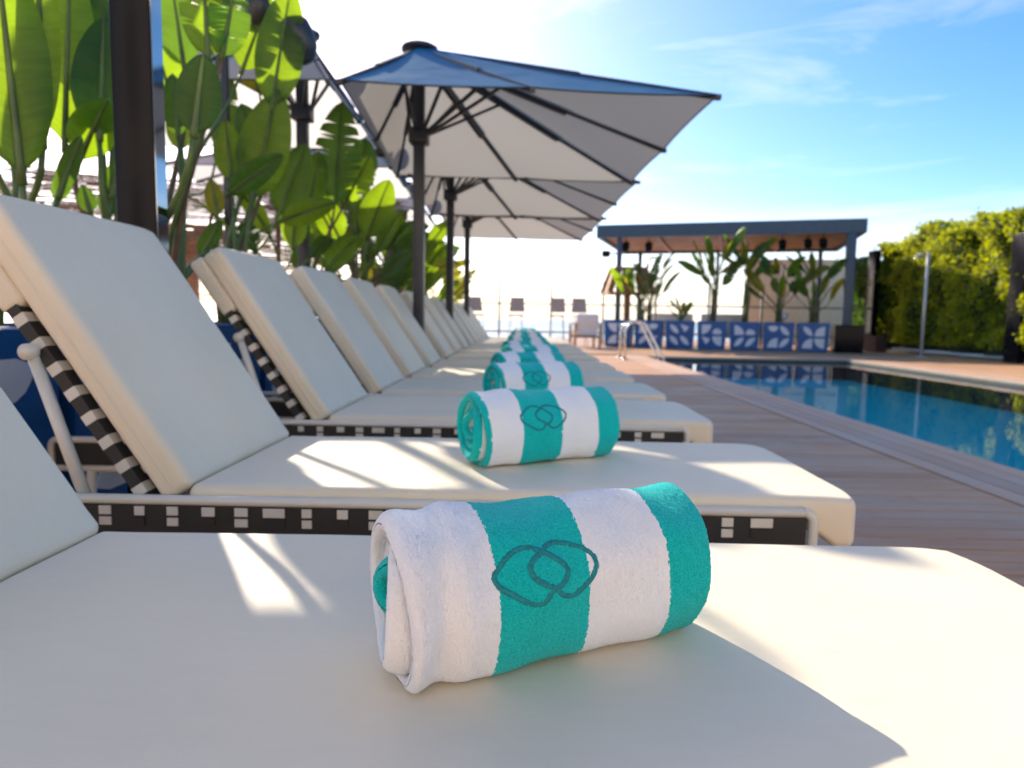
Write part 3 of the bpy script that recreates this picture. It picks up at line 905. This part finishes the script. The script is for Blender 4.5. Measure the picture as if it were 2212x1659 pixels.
for i, (y, n, h0, h1, spd, lab) in enumerate(rest):
    loc = (PX + random.uniform(0, .2), y, PZ)
    mats = (0, 2, 2, 0) if i < 2 else (0, 0, 2, 1) if i < 4 else (0, 1, 1, 2)
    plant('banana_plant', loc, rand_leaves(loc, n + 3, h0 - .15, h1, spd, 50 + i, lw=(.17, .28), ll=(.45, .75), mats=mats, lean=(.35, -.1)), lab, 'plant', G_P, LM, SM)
# low broken foliage nearer the pots
for i, (x, y, lab) in enumerate([(PX + .1, 5.2, 'low dark leaf clump in the planter below the first lamp post'),
                                 (PX + .2, 7.4, 'low bushy green plant in the planter near the second parasol pole'),
                                 (PX + .2, 9.2, 'low bushy plant with gaps in the planters farther back')]):
    loc = (x, y, PZ)
    plant('leafy_shrub', loc, rand_leaves(loc, 12, .1, .75, .9, 80 + i, lw=(.10, .2), ll=(.25, .5), mats=(0, 2, 2, 0)), lab, 'plant', 'low plants in the planters', LM, SM)
# slim plants in the far planters
fl = ['twin-fronded plant in the leftmost planters across the pool', 'thin drooping palm in the second planter across the pool', 'short bright sprout in the third planter across the pool',
      'tall banana plant with a yellow top leaf across the pool', 'upright slim leafed plant in front of the pergola centre', 'bushy broad-leaved plant left of the right pergola post',
      'dark leaning palm beside the right pergola post']
specs = [(9, .6, 1.5, 1.1, (.12, .2), (.6, .95)), (8, .6, 1.35, .8, (.06, .1), (.45, .7)), (6, .05, .3, .3, (.08, .12), (.3, .45)), (9, .9, 1.75, .8, (.18, .3), (.6, .95)),
         (8, 1.0, 1.75, .5, (.15, .24), (.6, 1.0)), (11, .6, 1.35, 1.1, (.22, .34), (.5, .85)), (11, .6, 1.45, 1.1, (.16, .25), (.55, .9))]
for i, (n, h0, h1, spd, lw, ll) in enumerate(specs):
    p = FARP[i] + Vector((-rowdir.y * .4, rowdir.x * .4, .70))
    if i == 0: p += rowdir * .6
    plant('potted_plant', tuple(p), rand_leaves(p, n + 6, h0, h1 + .1, spd * 1.15, 120 + i, tuple(v * 1.12 for v in lw), tuple(v * 1.15 for v in ll), (2, 2, 0, 1) if i != 2 else (1, 1, 0)), fl[i], 'plant', 'plants in the planters across the pool', LM, SM)

# ------------------------------------------------------------------ parasols
def make_umbrella(pole_xy, corners, rim_z, apex_z, canvas, pole_w=.092):
    px, py = pole_xy
    root = empty('parasol', (px, py, 0))
    cs = [Vector((x - px, y - py, rim_z)) for x, y in corners]     # NL, NR, FR, FL
    ap = Vector((0, 0, apex_z))
    rim = []
    for i in range(4): rim += [cs[i], (cs[i] + cs[(i + 1) % 4]) / 2]
    cp = MB(); nu, nv = 12, 8
    for i in range(8):
        a, b = rim[i], rim[(i + 1) % 8]
        vs, fs = [], []
        for r in range(nu + 1):
            t = .03 + .97 * r / nu
            for k in range(nv + 1):
                s = k / nv
                e = a.lerp(b, s)
                inn = 4 * s * (1 - s)
                e2 = e.lerp(Vector((0, 0, rim_z)), 0.013 * inn)     # scalloped hem
                p = ap.lerp(e2, t)
                p.z -= .035 * inn * t * (1.2 - t) + .03 * math.sin(math.pi * t) * (1 - inn)
                vs.append(p)
        n1 = nv + 1
        for r in range(nu):
            for k in range(nv): fs.append((r * n1 + k, (r + 1) * n1 + k, (r + 1) * n1 + k + 1, r * n1 + k + 1))
        cp.add(vs, fs, 0, True)
        hem = [ap.lerp(a.lerp(b, k / nv).lerp(Vector((0, 0, rim_z)), .013 * 4 * (k / nv) * (1 - k / nv)), 1.0) - Vector((0, 0, .008 * 4 * (k / nv) * (1 - k / nv))) for k in range(nv + 1)]
        cp.tube(hem, .006, 5, 1)
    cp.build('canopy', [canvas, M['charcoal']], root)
    MB().rbox((0, 0, (apex_z - .03 + .05) / 2), (pole_w, pole_w, apex_z - .08), .012, 0, None, 2).build('pole', M['charcoal'], root)
    MB().lathe((0, 0, apex_z - .03), [(.02, -.02), (.15, -.012), (.155, .012), (.12, .03), (.02, .04)], 20).build('top_cap', M['charcoal'], root)
    MB().box((0, 0, .012), (.42, .42, .024), bevel=.008).build('base_plate', M['charcoal'], root)
    hz = rim_z - .02 + (apex_z - rim_z) * .10
    MB().rbox((0, 0, hz), (pole_w * 1.75, pole_w * 1.75, .13), .015, 0, None, 2).build('hub', M['charcoal'], root)
    for i in range(8):
        e = rim[i]
        a = ap + (e - ap) * .04 - Vector((0, 0, .045)); b = ap + (e - ap) * 1.0 - Vector((0, 0, .014))
        m_ = a.lerp(b, .58)
        rb = MB(); rb.bar(a, m_ - Vector((0, 0, .006)), .040, .062); rb.bar(m_ - Vector((0, 0, .012)) * 0, b, .026, .036)
        rb.box(b, (.035, .035, .03)); rb.build('rib', M['charcoal'], root)
        s_ = a.lerp(b, .30)
        d = Vector((e.x, e.y, 0)).normalized() * pole_w * .8
        MB().bar(Vector((0, 0, hz + .02)) + d, s_ - Vector((0, 0, .02)), .022, .026).build('strut', M['charcoal'], root)
    return root
UC = [(-1.16, 4.36), (1.23, 4.57), (1.12, 7.40), (-1.32, 7.18)]
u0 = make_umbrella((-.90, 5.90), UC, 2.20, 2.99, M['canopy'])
G_U = 'parasols over the loungers'
tag(u0, 'large whitish parasol nearest the camera, blue sky shade painted on its top, pole rising between the loungers', 'parasol', G_U)
for k, (x, y, dz, lab) in enumerate([(-.935, 8.72, .01, 'second parasol in the row, partly hidden behind the nearest one'),
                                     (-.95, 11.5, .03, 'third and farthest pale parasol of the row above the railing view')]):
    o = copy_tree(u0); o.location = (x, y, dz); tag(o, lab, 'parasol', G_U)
VC = [(-3.95, 4.90), (-1.40, 4.96), (-1.44, 6.95), (-4.05, 6.85)]
v0 = make_umbrella((-1.90, 5.95), VC, 2.40, 3.12, M['canopy2'])
tag(v0, 'white parasol behind the banana plants at left, top hidden by the lamp head', 'parasol', 'parasols behind the plants')
for k, (x, y, lab) in enumerate([(-2.0, 8.75, 'second parasol behind the plants, seen between leaves'), (-2.05, 11.6, 'farthest parasol behind the plants at left')]):
    o = copy_tree(v0); o.location = (x, y, -.02 * k); tag(o, lab, 'parasol', 'parasols behind the plants')

# ------------------------------------------------------------------ black column and lamp posts
root = empty('column', (-1.215, 2.19, 0))
tag(root, 'tall glossy black square column behind the second lounger', 'column')
MB().rbox((0, 0, 1.72), (.126, .07, 3.40), .005, 0, None, 2).build('shaft', M['black'], root)
MB().box((0, 0, .01), (.2, .18, .02), bevel=.004).build('base_plate', M['black'], root)
MB().box((.0645, 0, 1.72), (.003, .062, 3.38)).build('polished_side', M['dark_mirror'], root)
def lamp_post():
    root = empty('lamp_post', (0, 0, 0))
    MB().rbox((0, 0, 1.375), (.045, .045, 2.75), .008, 0, None, 2).build('post', M['charcoal'], root)
    MB().bar((-.10, 0, 2.735), (.56, 0, 2.735), .035, .04).build('arm', M['charcoal'], root)
    for x, zz, tilt, sc_ in ((.22, 2.80, 30, .75), (.50, 2.615, -16, 1.0)):
        h = MB()   # pod
        rm = Matrix.Rotation(R(tilt), 3, 'Y') @ Matrix.Rotation(R(15), 3, 'X')
        n = 18; prof = [(.015, .145), (.08, .14), (.12, .10), (.138, .02), (.132, -.07), (.10, -.135), (.045, -.165), (.008, -.17)]
        vs, fs = [], []
        for (r, z) in prof:
            for k in range(n):
                a = 2 * math.pi * k / n; vs.append(rm @ Vector((r * math.cos(a) * .95, r * math.sin(a) * .75, z)) * sc_ + Vector((x, 0, zz)))
        for i in range(len(prof) - 1):
            for k in range(n): fs.append((i * n + (k + 1) % n, i * n + k, (i + 1) * n + k, (i + 1) * n + (k + 1) % n))
        fs.append(tuple(range(n))); fs.append(tuple((len(prof) - 1) * n + k for k in range(n))[::-1])
        h.add(vs, fs, 0, True)
        ho = h.build('lamp_head', M['charcoal'], root)
        MB().tube([(x, 0, 2.735), (x, 0, zz)], .018, 8).build('bracket', M['charcoal'], ho)
    return root
lp = lamp_post(); lp.location = (-2.09, 4.87, .02)
tag(lp, 'lamp post with dark pod heads nearest the camera, beside the white parasol', 'lamp post', 'lamp posts behind the plants')
for (x, y, lab) in ((-2.05, 7.4, 'second lamp post with pod heads seen by the near parasol edge'), (-2.08, 10.3, 'farthest lamp post with pod heads behind the parasol pole')):
    o = copy_tree(lp); o.location = (x, y, -.02); tag(o, lab, 'lamp post', 'lamp posts behind the plants')

# ------------------------------------------------------------------ woven reed screen at the far left
rs = MB(); rnd = random.Random(11)
for k in range(150):
    z = .95 + k * .0085
    y = 0
    while y < 4.2:
        L = rnd.uniform(.05, .5)
        hole = mnoise.noise(Vector((y * 1.6, z * 2.4, 3.3))) > .12
        if rnd.random() < (.45 if hole else .93):
            zz = z + rnd.uniform(-.002, .002)
            rs.box((rnd.uniform(-.012, .012), y + L / 2, zz), (.012, L, .0075))
        y += L + .004
for y in (.02, 1.4, 2.8, 4.18): rs.box((-.03, y, 1.1), (.05, .05, 2.2))
o = rs.build('reed_screen', M['reed']); o.location = (-4.6, 3.6, 0); o.rotation_euler.z = R(-62)
o.location = (-5.4, 6.9, 0)
tag(o, 'ragged brown woven reed screen behind the plants at far left', 'screen')

# ------------------------------------------------------------------ pergola across the pool
pl, pr = Vector((1.95, 18.85, 0)), Vector((8.30, 16.95, 0))
pd = (pr - pl).normalized(); pn = Vector((-pd.y, pd.x, 0)); pang = math.atan2(pd.y, pd.x)
PW = (pr - pl).length; PD = 4.8
root = empty('pergola', pl * 1.05 + Vector((0, 0, -.0375)), pang); root.scale = (1.05, 1.05, 1.05)
tag(root, 'flat roofed pergola with blue grey fascia and wooden ceiling across the pool', 'pergola')
f = MB()
f.box((PW / 2, .05, 3.13), (PW, .10, .34)); f.box((PW / 2, PD - .05, 3.13), (PW, .10, .34))
f.box((.05, PD / 2, 3.13), (.10, PD - .2, .338)); f.box((PW - .05, PD / 2, 3.13), (.10, PD - .2, .338))
f.build('fascia', M['blue_grey'], root)
f = MB(); f.box((PW / 2, PD / 2, 3.27), (PW - .2, PD - .2, .05)); f.build('roof', M['blue_grey'], root)
f = MB()
y = .16
while y < PD - .15:
    f.box((PW / 2, y, 3.06), (PW - .22, .10, .04)); y += .135
f.build('ceiling_boards', M['ceil_wood'], root)
f = MB()
for x in (1.6, 3.2, 4.8): f.box((x, PD / 2, 3.0), (.09, PD - .22, .07))
f.build('beams', M['wood'], root)
for (x, y, w) in ((.62, .12, .13), (PW - .32, .12, .22), (.62, PD - .2, .12), (PW - .5, PD - .2, .12), (3.1, PD - .2, .10)):
    po = MB().rbox((x, y, 1.49), (w, w, 2.94), .01, 0, None, 2).build('post', M['blue_grey'], root)
    if w > .2: MB().rbox((x + .04, y, .36), (.66, .6, .72), .012, 0, None, 2).build('post_base', M['black'], po)
for (x, y) in ((.75, .35), (1.35, .5), (4.75, .5), (5.35, .4), (5.7, .35)):
    sp = MB(); sp.tube([(x, y, 2.98), (x, y, 2.86)], .015, 8)
    sp.rbox((x, y + .02, 2.76), (.20, .26, .22), .06, 0, Matrix.Rotation(R(25), 3, 'X'), 3)
    sp.build('spotlight', M['black'], root)
for (x, y) in ((.30, .05),):
    sp = MB(); sp.tube([(.56, .12, 2.55), (.32, .05, 2.55)], .02, 8); sp.rbox((.27, .03, 2.53), (.22, .16, .18), .05, 0, None, 3)
    sp.build('side_lamp', M['black'], root)

# beige building wall behind it
root = empty('building_wall', (8.0, 24.6, 0), R(-6))
tag(root, 'plain beige rendered wall behind the pergola on the right', 'wall')
w_ = MB(); w_.box((2.9, .15, 1.45), (5.8, .3, 2.9)); w_.build('wall', M['stone'], root)
w_ = MB(); w_.box((2.9, .13, 2.93), (5.9, .42, .06)); w_.build('wall_cap', M['stone'], root)

# unseen pale wall added behind the viewpoint to bounce sun into the shade
root = empty('added_bounce_wall', (0, -6.6, 0))
tag(root, 'added pale wall out of view, bouncing sunlight into the shade', 'bounce wall')
w_ = MB(); w_.box((1.5, -.2, 3.5), (20, .4, 7)); w_.build('wall', M['bounce_wall'], root)
for x in (-6, -2.5, 1, 4.5, 8):  # windows on the added wall
    for z in (1.15, 4.4):
        w_ = MB(); w_.box((x, .02, z), (1.5, .06, 2.2)); wo = w_.build('window', M['charcoal'], root)
        w_ = MB(); w_.box((x, .056, z), (1.36, .012, 2.06)); w_.build('pane', M['pane'], wo)

# ------------------------------------------------------------------ hedge
def foliage(mb, n, fn, size, seed):
    rnd = random.Random(seed)
    for _ in range(n):
        p, d = fn(rnd)
        s = rnd.uniform(*size)
        a = Vector((rnd.gauss(0, 1), rnd.gauss(0, 1), rnd.gauss(0, 1) * .8)).normalized()
        b = a.orthogonal().normalized(); b = (Matrix.Rotation(rnd.uniform(0, 6.28), 3, a) @ b)
        c = a.cross(b)
        mb.add([p - b * s * .9, p + c * s * .38 + a * s * .12, p + b * s * .9, p - c * s * .38 + a * s * .12], [(0, 1, 2, 3)], 0, False,
               [(0, .5), (.5, 1), (1, .5), (.5, 0)])
hx = 10.35
def hedge_surf(y, z):
    return   .46 * mnoise.noise(Vector((y * .9, z * 1.1, 5.0))) + .26 * mnoise.noise(Vector((y * 2.6, z * 2.8, 1.0)))
def htop(y): return 3.02 + .40 * mnoise.noise(Vector((y * .7, 2.2, 0))) + .24 * mnoise.noise(Vector((y * 2.3, 8.2, 0))) + .06 * max(0, 15 - y)
def hfn(rnd):
    y = 9.5 + 10.6 * rnd.random() ** 1.1 if False else rnd.uniform(9.5, 20.1)
    top = htop(y)
    if rnd.random() < .24:
        z = top + abs(rnd.gauss(0, .06)) - .05; x = hx + rnd.uniform(-.25, .8)
    else:
        z = .25 + (top - .25) * rnd.random(); x = hx - hedge_surf(y, z) - .10 + rnd.gauss(0, .07) + .25 * max(0, (z - top + .25) / .25) ** 2
    return Vector((x, y, z)), 0
root = empty('hedge', (0, 0, 0))
tag(root, 'tall clipped green hedge along the right side of the pool terrace', 'hedge')
mb = MB(); foliage(mb, 36000, hfn, (.035, .068), 21); mb.build('foliage', M['hedge'], root)
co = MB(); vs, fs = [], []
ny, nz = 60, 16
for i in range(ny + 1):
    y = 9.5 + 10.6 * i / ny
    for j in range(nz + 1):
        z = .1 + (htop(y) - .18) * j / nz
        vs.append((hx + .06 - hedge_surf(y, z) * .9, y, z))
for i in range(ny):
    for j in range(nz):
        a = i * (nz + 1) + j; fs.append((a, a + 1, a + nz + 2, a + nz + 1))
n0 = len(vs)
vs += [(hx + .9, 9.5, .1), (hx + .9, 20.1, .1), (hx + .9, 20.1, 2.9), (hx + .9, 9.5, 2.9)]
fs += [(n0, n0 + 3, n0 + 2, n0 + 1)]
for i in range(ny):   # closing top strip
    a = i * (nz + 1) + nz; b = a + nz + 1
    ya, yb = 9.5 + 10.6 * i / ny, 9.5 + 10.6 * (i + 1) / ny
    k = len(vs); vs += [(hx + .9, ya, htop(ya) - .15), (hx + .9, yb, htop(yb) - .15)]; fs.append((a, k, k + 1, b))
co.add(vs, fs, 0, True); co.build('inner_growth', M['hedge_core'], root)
for k, (y, top, lab) in enumerate(((14.15, 2.62, 'wide dark vertical post set in the hedge at the right edge'), (20.05, 2.85, 'dark vertical post at the far end of the hedge'))):
    o = MB().rbox((0, 0, top / 2), (.16, .42, top), .01, 0, None, 2).build('fence_post', M['black']); o.location = (hx - .28, y, 0)
    tag(o, lab, 'post', 'dark posts in the hedge')
# ivy wrapped end and low wall
def ifn(rnd):
    y = rnd.uniform(20.35, 21.6); z = .2 + 2.55 * rnd.random(); x = hx - .12 + rnd.gauss(0, .1) - .12 * mnoise.noise(Vector((y * 2, z * 2, 7)))
    return Vector((x, y, z)), 0
mb = MB(); foliage(mb, 4500, ifn, (.045, .085), 22)
mb.box((hx + .3, 20.95, 1.3), (.55, 1.1, 2.55), 1)
tag(mb.build('ivy_bush', [M['leaf_dark'], M['hedge_core']]), 'dark ivy bush between the beige wall and the hedge', 'bush')
o = MB().rbox((0, 0, .22), (.3, 2.3, .44), .015, 0, None, 2).build('low_wall', M['lowwall']); o.location = (hx - .75, 19.6, 0)
tag(o, 'low dark reddish wall at the foot of the hedge', 'wall')
root = empty('steel_post', (at(1990, 764, Y=16).x, 16, 0))
root.location.z = 0
tag(root, 'slim pale grey post standing in front of the hedge', 'post')
MB().tube([(0, 0, 0), (0, 0, 2.40)], .036, 14).build('shaft', M['pale_metal'], root)
MB().tube([(0, 0, 0), (0, 0, .02)], .12, 16).build('foot_plate', M['pale_metal'], root)
hd = MB(); hd.tube([(0, 0, 2.35), (-.13, -.02, 2.38), (-.24, -.03, 2.36)], .02, 8); hd.lathe((-.24, -.03, 2.28), [(.09, 0), (.09, .015), (.03, .05)], 14); hd.build('shower_head', M['chrome'], root)

# ------------------------------------------------------------------ railing with glass, stools, armchair, lantern
root = empty('railing', (0, 20.6, 0), R(-2.0))
tag(root, 'grey metal and glass railing closing the terrace against the bright sky', 'railing')
xs = [-.72 + 1.55 * k for k in range(-6, 9)]
for x in xs:
    MB().box((x, 0, .93), (.06, .06, 1.86), bevel=.006).build('post', M['grey_metal'], root)
for a, b in zip(xs, xs[1:]):
    MB().box(((a + b) / 2, 0, 1.02), (b - a - .07, .012, 1.1)).build('glass_pane', M['glass'], root)
MB().box(((xs[0] + xs[-1]) / 2, -.05, 1.19), (xs[-1] - xs[0], .05, .045)).build('top_rail', M['grey_metal'], root)
MB().box(((xs[0] + xs[-1]) / 2, -.05, .36), (xs[-1] - xs[0], .05, .05)).build('bottom_rail', M['grey_metal'], root)
def stool():
    root = empty('bar_stool', (0, 0, 0))
    sh = MB()
    sh.rbox((0, .17, 1.14), (.40, .035, .42), .015, 0, Matrix.Rotation(R(-8), 3, 'X'), 3, (6, 1, 4), lambda w: w + Vector((0, -.25 * w.x ** 2 * 2, 0)) * 1 + Vector((w.x * (.12 * (w.z < 0)), 0, 0)))
    sh.build('backrest', M['taupe'], root)
    MB().rbox((0, 0, .84), (.42, .40, .06), .02, 0, None, 3).build('seat', M['cloth_white'], root)
    for sx in (-1, 1):
        for sy in (-1, 1):
            MB().tube([(sx * .16, sy * .15, .82), (sx * .21, sy * .2, 0)], .013, 8).build('leg', M['cloth_white'], root)
    MB().tube([(-.19, -.185, .25), (.19, -.185, .25)], .009, 8).build('foot_rest', M['cloth_white'], root)
    return root
st = stool(); sx_ = [-1.33, -.20, .96, 1.60]
sl_ = ['leftmost taupe bar stool, half hidden behind the last lounger', 'taupe bar stool standing alone between two railing posts', 'taupe bar stool in front of the middle railing post', 'taupe bar stool directly behind the white armchair']
for i, x in enumerate(sx_):
    o = st if i == 0 else copy_tree(st)
    o.location = (x, 19.4, 0); o.rotation_euler.z = R([200, 170, 172, 186][i] - 180); tag(o, sl_[i], 'bar stool', 'bar stools along the railing')
root = empty('armchair', tuple(at(1262, 751, Z=0)), R(8)); root.location.z = 0
tag(root, 'low wooden armchair with white cushions in front of the railing', 'armchair')
MB().rbox((0, -.02, .40), (.56, .58, .16), .04, 0, None, 3).build('seat_cushion', M['cloth_white'], root)
MB().rbox((0, -.27, .68), (.60, .14, .44), .05, 0, Matrix.Rotation(R(10), 3, 'X'), 3).build('back_cushion', M['cloth_white'], root)
for sx in (-1, 1):
    for sy in (-.34, .32):
        MB().bar((sx * .33, sy, 0), (sx * .33, sy, .62), .055, .055).build('leg', M['wood'], root)
    MB().bar((sx * .33, -.38, .64), (sx * .33, .38, .64), .075, .035).build('armrest', M['wood'], root)
fr = MB(); fr.bar((-.30, -.34, .30), (.30, -.34, .30), .05, .07); fr.bar((-.30, .32, .30), (.30, .32, .30), .05, .07); fr.build('seat_frame', M['wood'], root)
def lantern():
    root = empty('slatted_lantern', (0, 0, 0))
    sh = MB()
    for q in range(4):
        rm = Matrix.Rotation(R(90 * q), 3, 'Z')
        for k in range(7):
            f_ = -1 + 2 * k / 6
            if k % 3 == 1: continue
            sh.bar(rm @ Vector((f_ * .40, -.40, 2.22)), rm @ Vector((f_ * .62, -.62, 1.52)), .16, .02, 0, rm @ Vector((0, -1, 0)))
        sh.bar(rm @ Vector((-.42, -.42, 2.23)), rm @ Vector((.42, -.42, 2.23)), .05, .06); sh.bar(rm @ Vector((-.63, -.63, 1.52)), rm @ Vector((.63, -.63, 1.52)), .04, .05)
    sh.build('shade', M['wood'], root)
    MB().rbox((0, 0, 1.1), (.17, .17, 2.2), .01, 0, None, 2).build('post', M['wood'], root)
    MB().box((0, 0, .03), (.6, .6, .06), bevel=.01).build('foot', M['wood'], root)
    return root
ln = lantern(); ln.location = (3.02, 20.1, 0); ln.rotation_euler.z = R(4)
tag(ln, 'tall wooden slatted lantern behind the left pergola post', 'lantern', 'wooden lanterns')
o = copy_tree(ln); o.location = (-5.9, 12.2, 0); tag(o, 'wooden slatted lantern glimpsed behind the plants at left', 'lantern', 'wooden lanterns')
# low sofas and a globe lamp under the pergola
def sofa():
    root = empty('lounge_sofa', (0, 0, 0))
    MB().rbox((0, 0, .36), (1.3, .7, .2), .05, 0, None, 3).build('seat', M['cloth_white'], root)
    MB().rbox((0, .32, .72), (1.3, .16, .52), .05, 0, None, 3).build('backrest', M['cloth_white'], root)
    for sx in (-1, 1):
        for sy in (-1, 1): MB().bar((sx * .56, sy * .27, 0), (sx * .56, sy * .27, .27), .05, .05).build('leg', M['wood'], root)
    return root
so = sofa(); so.location = (4.55, 21.2, 0); so.rotation_euler.z = pang; tag(so, 'pale sofa behind the third planter across the pool', 'sofa', 'sofas under the pergola')
o = copy_tree(so); o.location = (6.0, 20.7, 0); o.rotation_euler.z = pang; tag(o, 'pale sofa under the pergola behind the middle planters', 'sofa', 'sofas under the pergola')
root = empty('globe_lamp', tuple(FARP[5] + Vector((.25, .25, 0)) + Vector((-rowdir.y * .7, rowdir.x * .7, 0))))
tag(root, 'small white globe lamp above the second planter from the right', 'lamp')
MB().lathe((0, 0, .94), [(.01, -.12), (.07, -.11), (.115, -.04), (.12, .02), (.09, .09), (.03, .12)], 16).build('globe', M['lamp_white'], root)
MB().tube([(0, 0, 0), (0, 0, .84)], .02, 8).build('stand', M['grey_metal'], root)

# ------------------------------------------------------------------ pool handrails
def handrail():
    root = empty('pool_handrail', (0, 0, 0))
    path = [(-.72, 0, 0), (-.72, 0, .42)]
    for q in range(9):
        a = R(180 - q * 17); path.append((-.49 + .23 * math.cos(a), 0, .50 + .23 * math.sin(a)))
    path += [(.02, 0, .02), (.12, 0, -.20), (.13, 0, -.9)]
    MB().tube(path, .024, 12).build('rail', M['chrome'], root)
    MB().lathe((-.72, 0, .006), [(.06, 0), (.06, .012), (.03, .025)], 16).build('flange', M['chrome'], root)
    return root
h1 = handrail(); h1.location = (2.66, 13.0, 0)
tag(h1, 'curved steel pool handrail, the nearer of the pair', 'handrail', 'pool handrails')
o = copy_tree(h1); o.location = (2.66, 13.6, 0); tag(o, 'curved steel pool handrail, the farther of the pair', 'handrail', 'pool handrails')

# ------------------------------------------------------------------ sky and sun
SUN_EL, SUN_AZ = R(30), R(-30)      # azimuth measured from +Y towards +X
w = bpy.data.worlds.new('World'); scene.world = w; w.use_nodes = True
nt = w.node_tree; bg = nt.nodes['Background']
sky = N(nt, 'ShaderNodeTexSky', sky_type='NISHITA', sun_disc=False, sun_elevation=SUN_EL, sun_rotation=SUN_AZ)
sky.air_density = 0.7; sky.dust_density = 0.9; sky.ozone_density = 3.0; sky.altitude = 20
tc = N(nt, 'ShaderNodeTexCoord')
mp = N(nt, 'ShaderNodeMapping'); mp.inputs['Scale'].default_value = (1.2, 2.2, 7.0); mp.inputs['Rotation'].default_value = (R(8), R(14), R(25))
nt.links.new(tc.outputs['Generated'], mp.inputs[0])
nz = N(nt, 'ShaderNodeTexNoise'); nz.inputs['Scale'].default_value = 1.7; nz.inputs['Detail'].default_value = 9; nz.inputs['Roughness'].default_value = .62; nz.inputs['Distortion'].default_value = .6
nt.links.new(mp.outputs[0], nz.inputs['Vector'])
cr = ramp(nt, nz.outputs['Fac'], [(.54, (0, 0, 0)), (.82, (.30, .30, .30))])
mx = N(nt, 'ShaderNodeMix', data_type='RGBA'); mx.blend_type = 'MIX'
hs = N(nt, 'ShaderNodeHueSaturation'); hs.inputs['Saturation'].default_value = 1.32
gm = N(nt, 'ShaderNodeGamma'); gm.inputs['Gamma'].default_value = 1.0
nt.links.new(sky.outputs[0], hs.inputs['Color']); nt.links.new(hs.outputs[0], gm.inputs[0])
# sea haze whitening the lowest few degrees of the sky
sx = N(nt, 'ShaderNodeSeparateXYZ'); nt.links.new(tc.outputs['Generated'], sx.inputs[0])
hr = ramp(nt, sx.outputs['Z'], [(0.0, (.85, .85, .85)), (.05, (.40, .40, .40)), (.15, (0, 0, 0))])
hz_ = N(nt, 'ShaderNodeMix', data_type='RGBA'); nt.links.new(hr.outputs[0], hz_.inputs[0])
nt.links.new(gm.outputs[0], hz_.inputs[6]); hz_.inputs[7].default_value = (4.6, 4.75, 5.0, 1)
nt.links.new(cr.outputs[0], mx.inputs[0]); nt.links.new(hz_.outputs[2], mx.inputs[6])
mx.inputs[7].default_value = (6.6, 6.6, 6.6, 1)
wb = N(nt, 'ShaderNodeMix', data_type='RGBA'); wb.blend_type = 'MULTIPLY'; wb.inputs[0].default_value = 1
nt.links.new(mx.outputs[2], wb.inputs[6]); wb.inputs[7].default_value = (1.22, 1.0, .84, 1)
nt.links.new(wb.outputs[2], bg.inputs['Color']); bg.inputs['Strength'].default_value = .10
sl = bpy.data.lights.new('Sun', 'SUN'); sl.energy = 2.5; sl.angle = R(.55); sl.color = (1, .88, .70)
so_ = bpy.data.objects.new('sun_lamp', sl); col.objects.link(so_)
sd = Vector((math.sin(SUN_AZ) * math.cos(SUN_EL), math.cos(SUN_AZ) * math.cos(SUN_EL), math.sin(SUN_EL)))
so_.rotation_euler = sd.to_track_quat('Z', 'Y').to_euler()

cd = bpy.data.cameras.new('Camera'); cam = bpy.data.objects.new('Camera', cd); col.objects.link(cam)
cd.lens = LENS; cd.sensor_width = 36; cd.clip_start = .02; cd.clip_end = 30000
cam.matrix_world = Matrix.Translation((0, 0, CAM_H)) @ Matrix((AX_R, AX_U, -AX_F)).transposed().to_4x4()
cd.dof.use_dof = True; cd.dof.focus_distance = .70; cd.dof.aperture_fstop = 6.0
scene.camera = cam
scene.view_settings.view_transform = 'Standard'; scene.view_settings.look = 'None'
scene.view_settings.exposure = 1.70; scene.view_settings.gamma = 1
scene.render.engine = 'CYCLES'
scene.cycles.max_bounces = 8; scene.cycles.transparent_max_bounces = 12
scene.cycles.caustics_reflective = False; scene.cycles.caustics_refractive = False
scene.cycles.use_denoising = True
scene.cycles.sample_clamp_indirect = 6
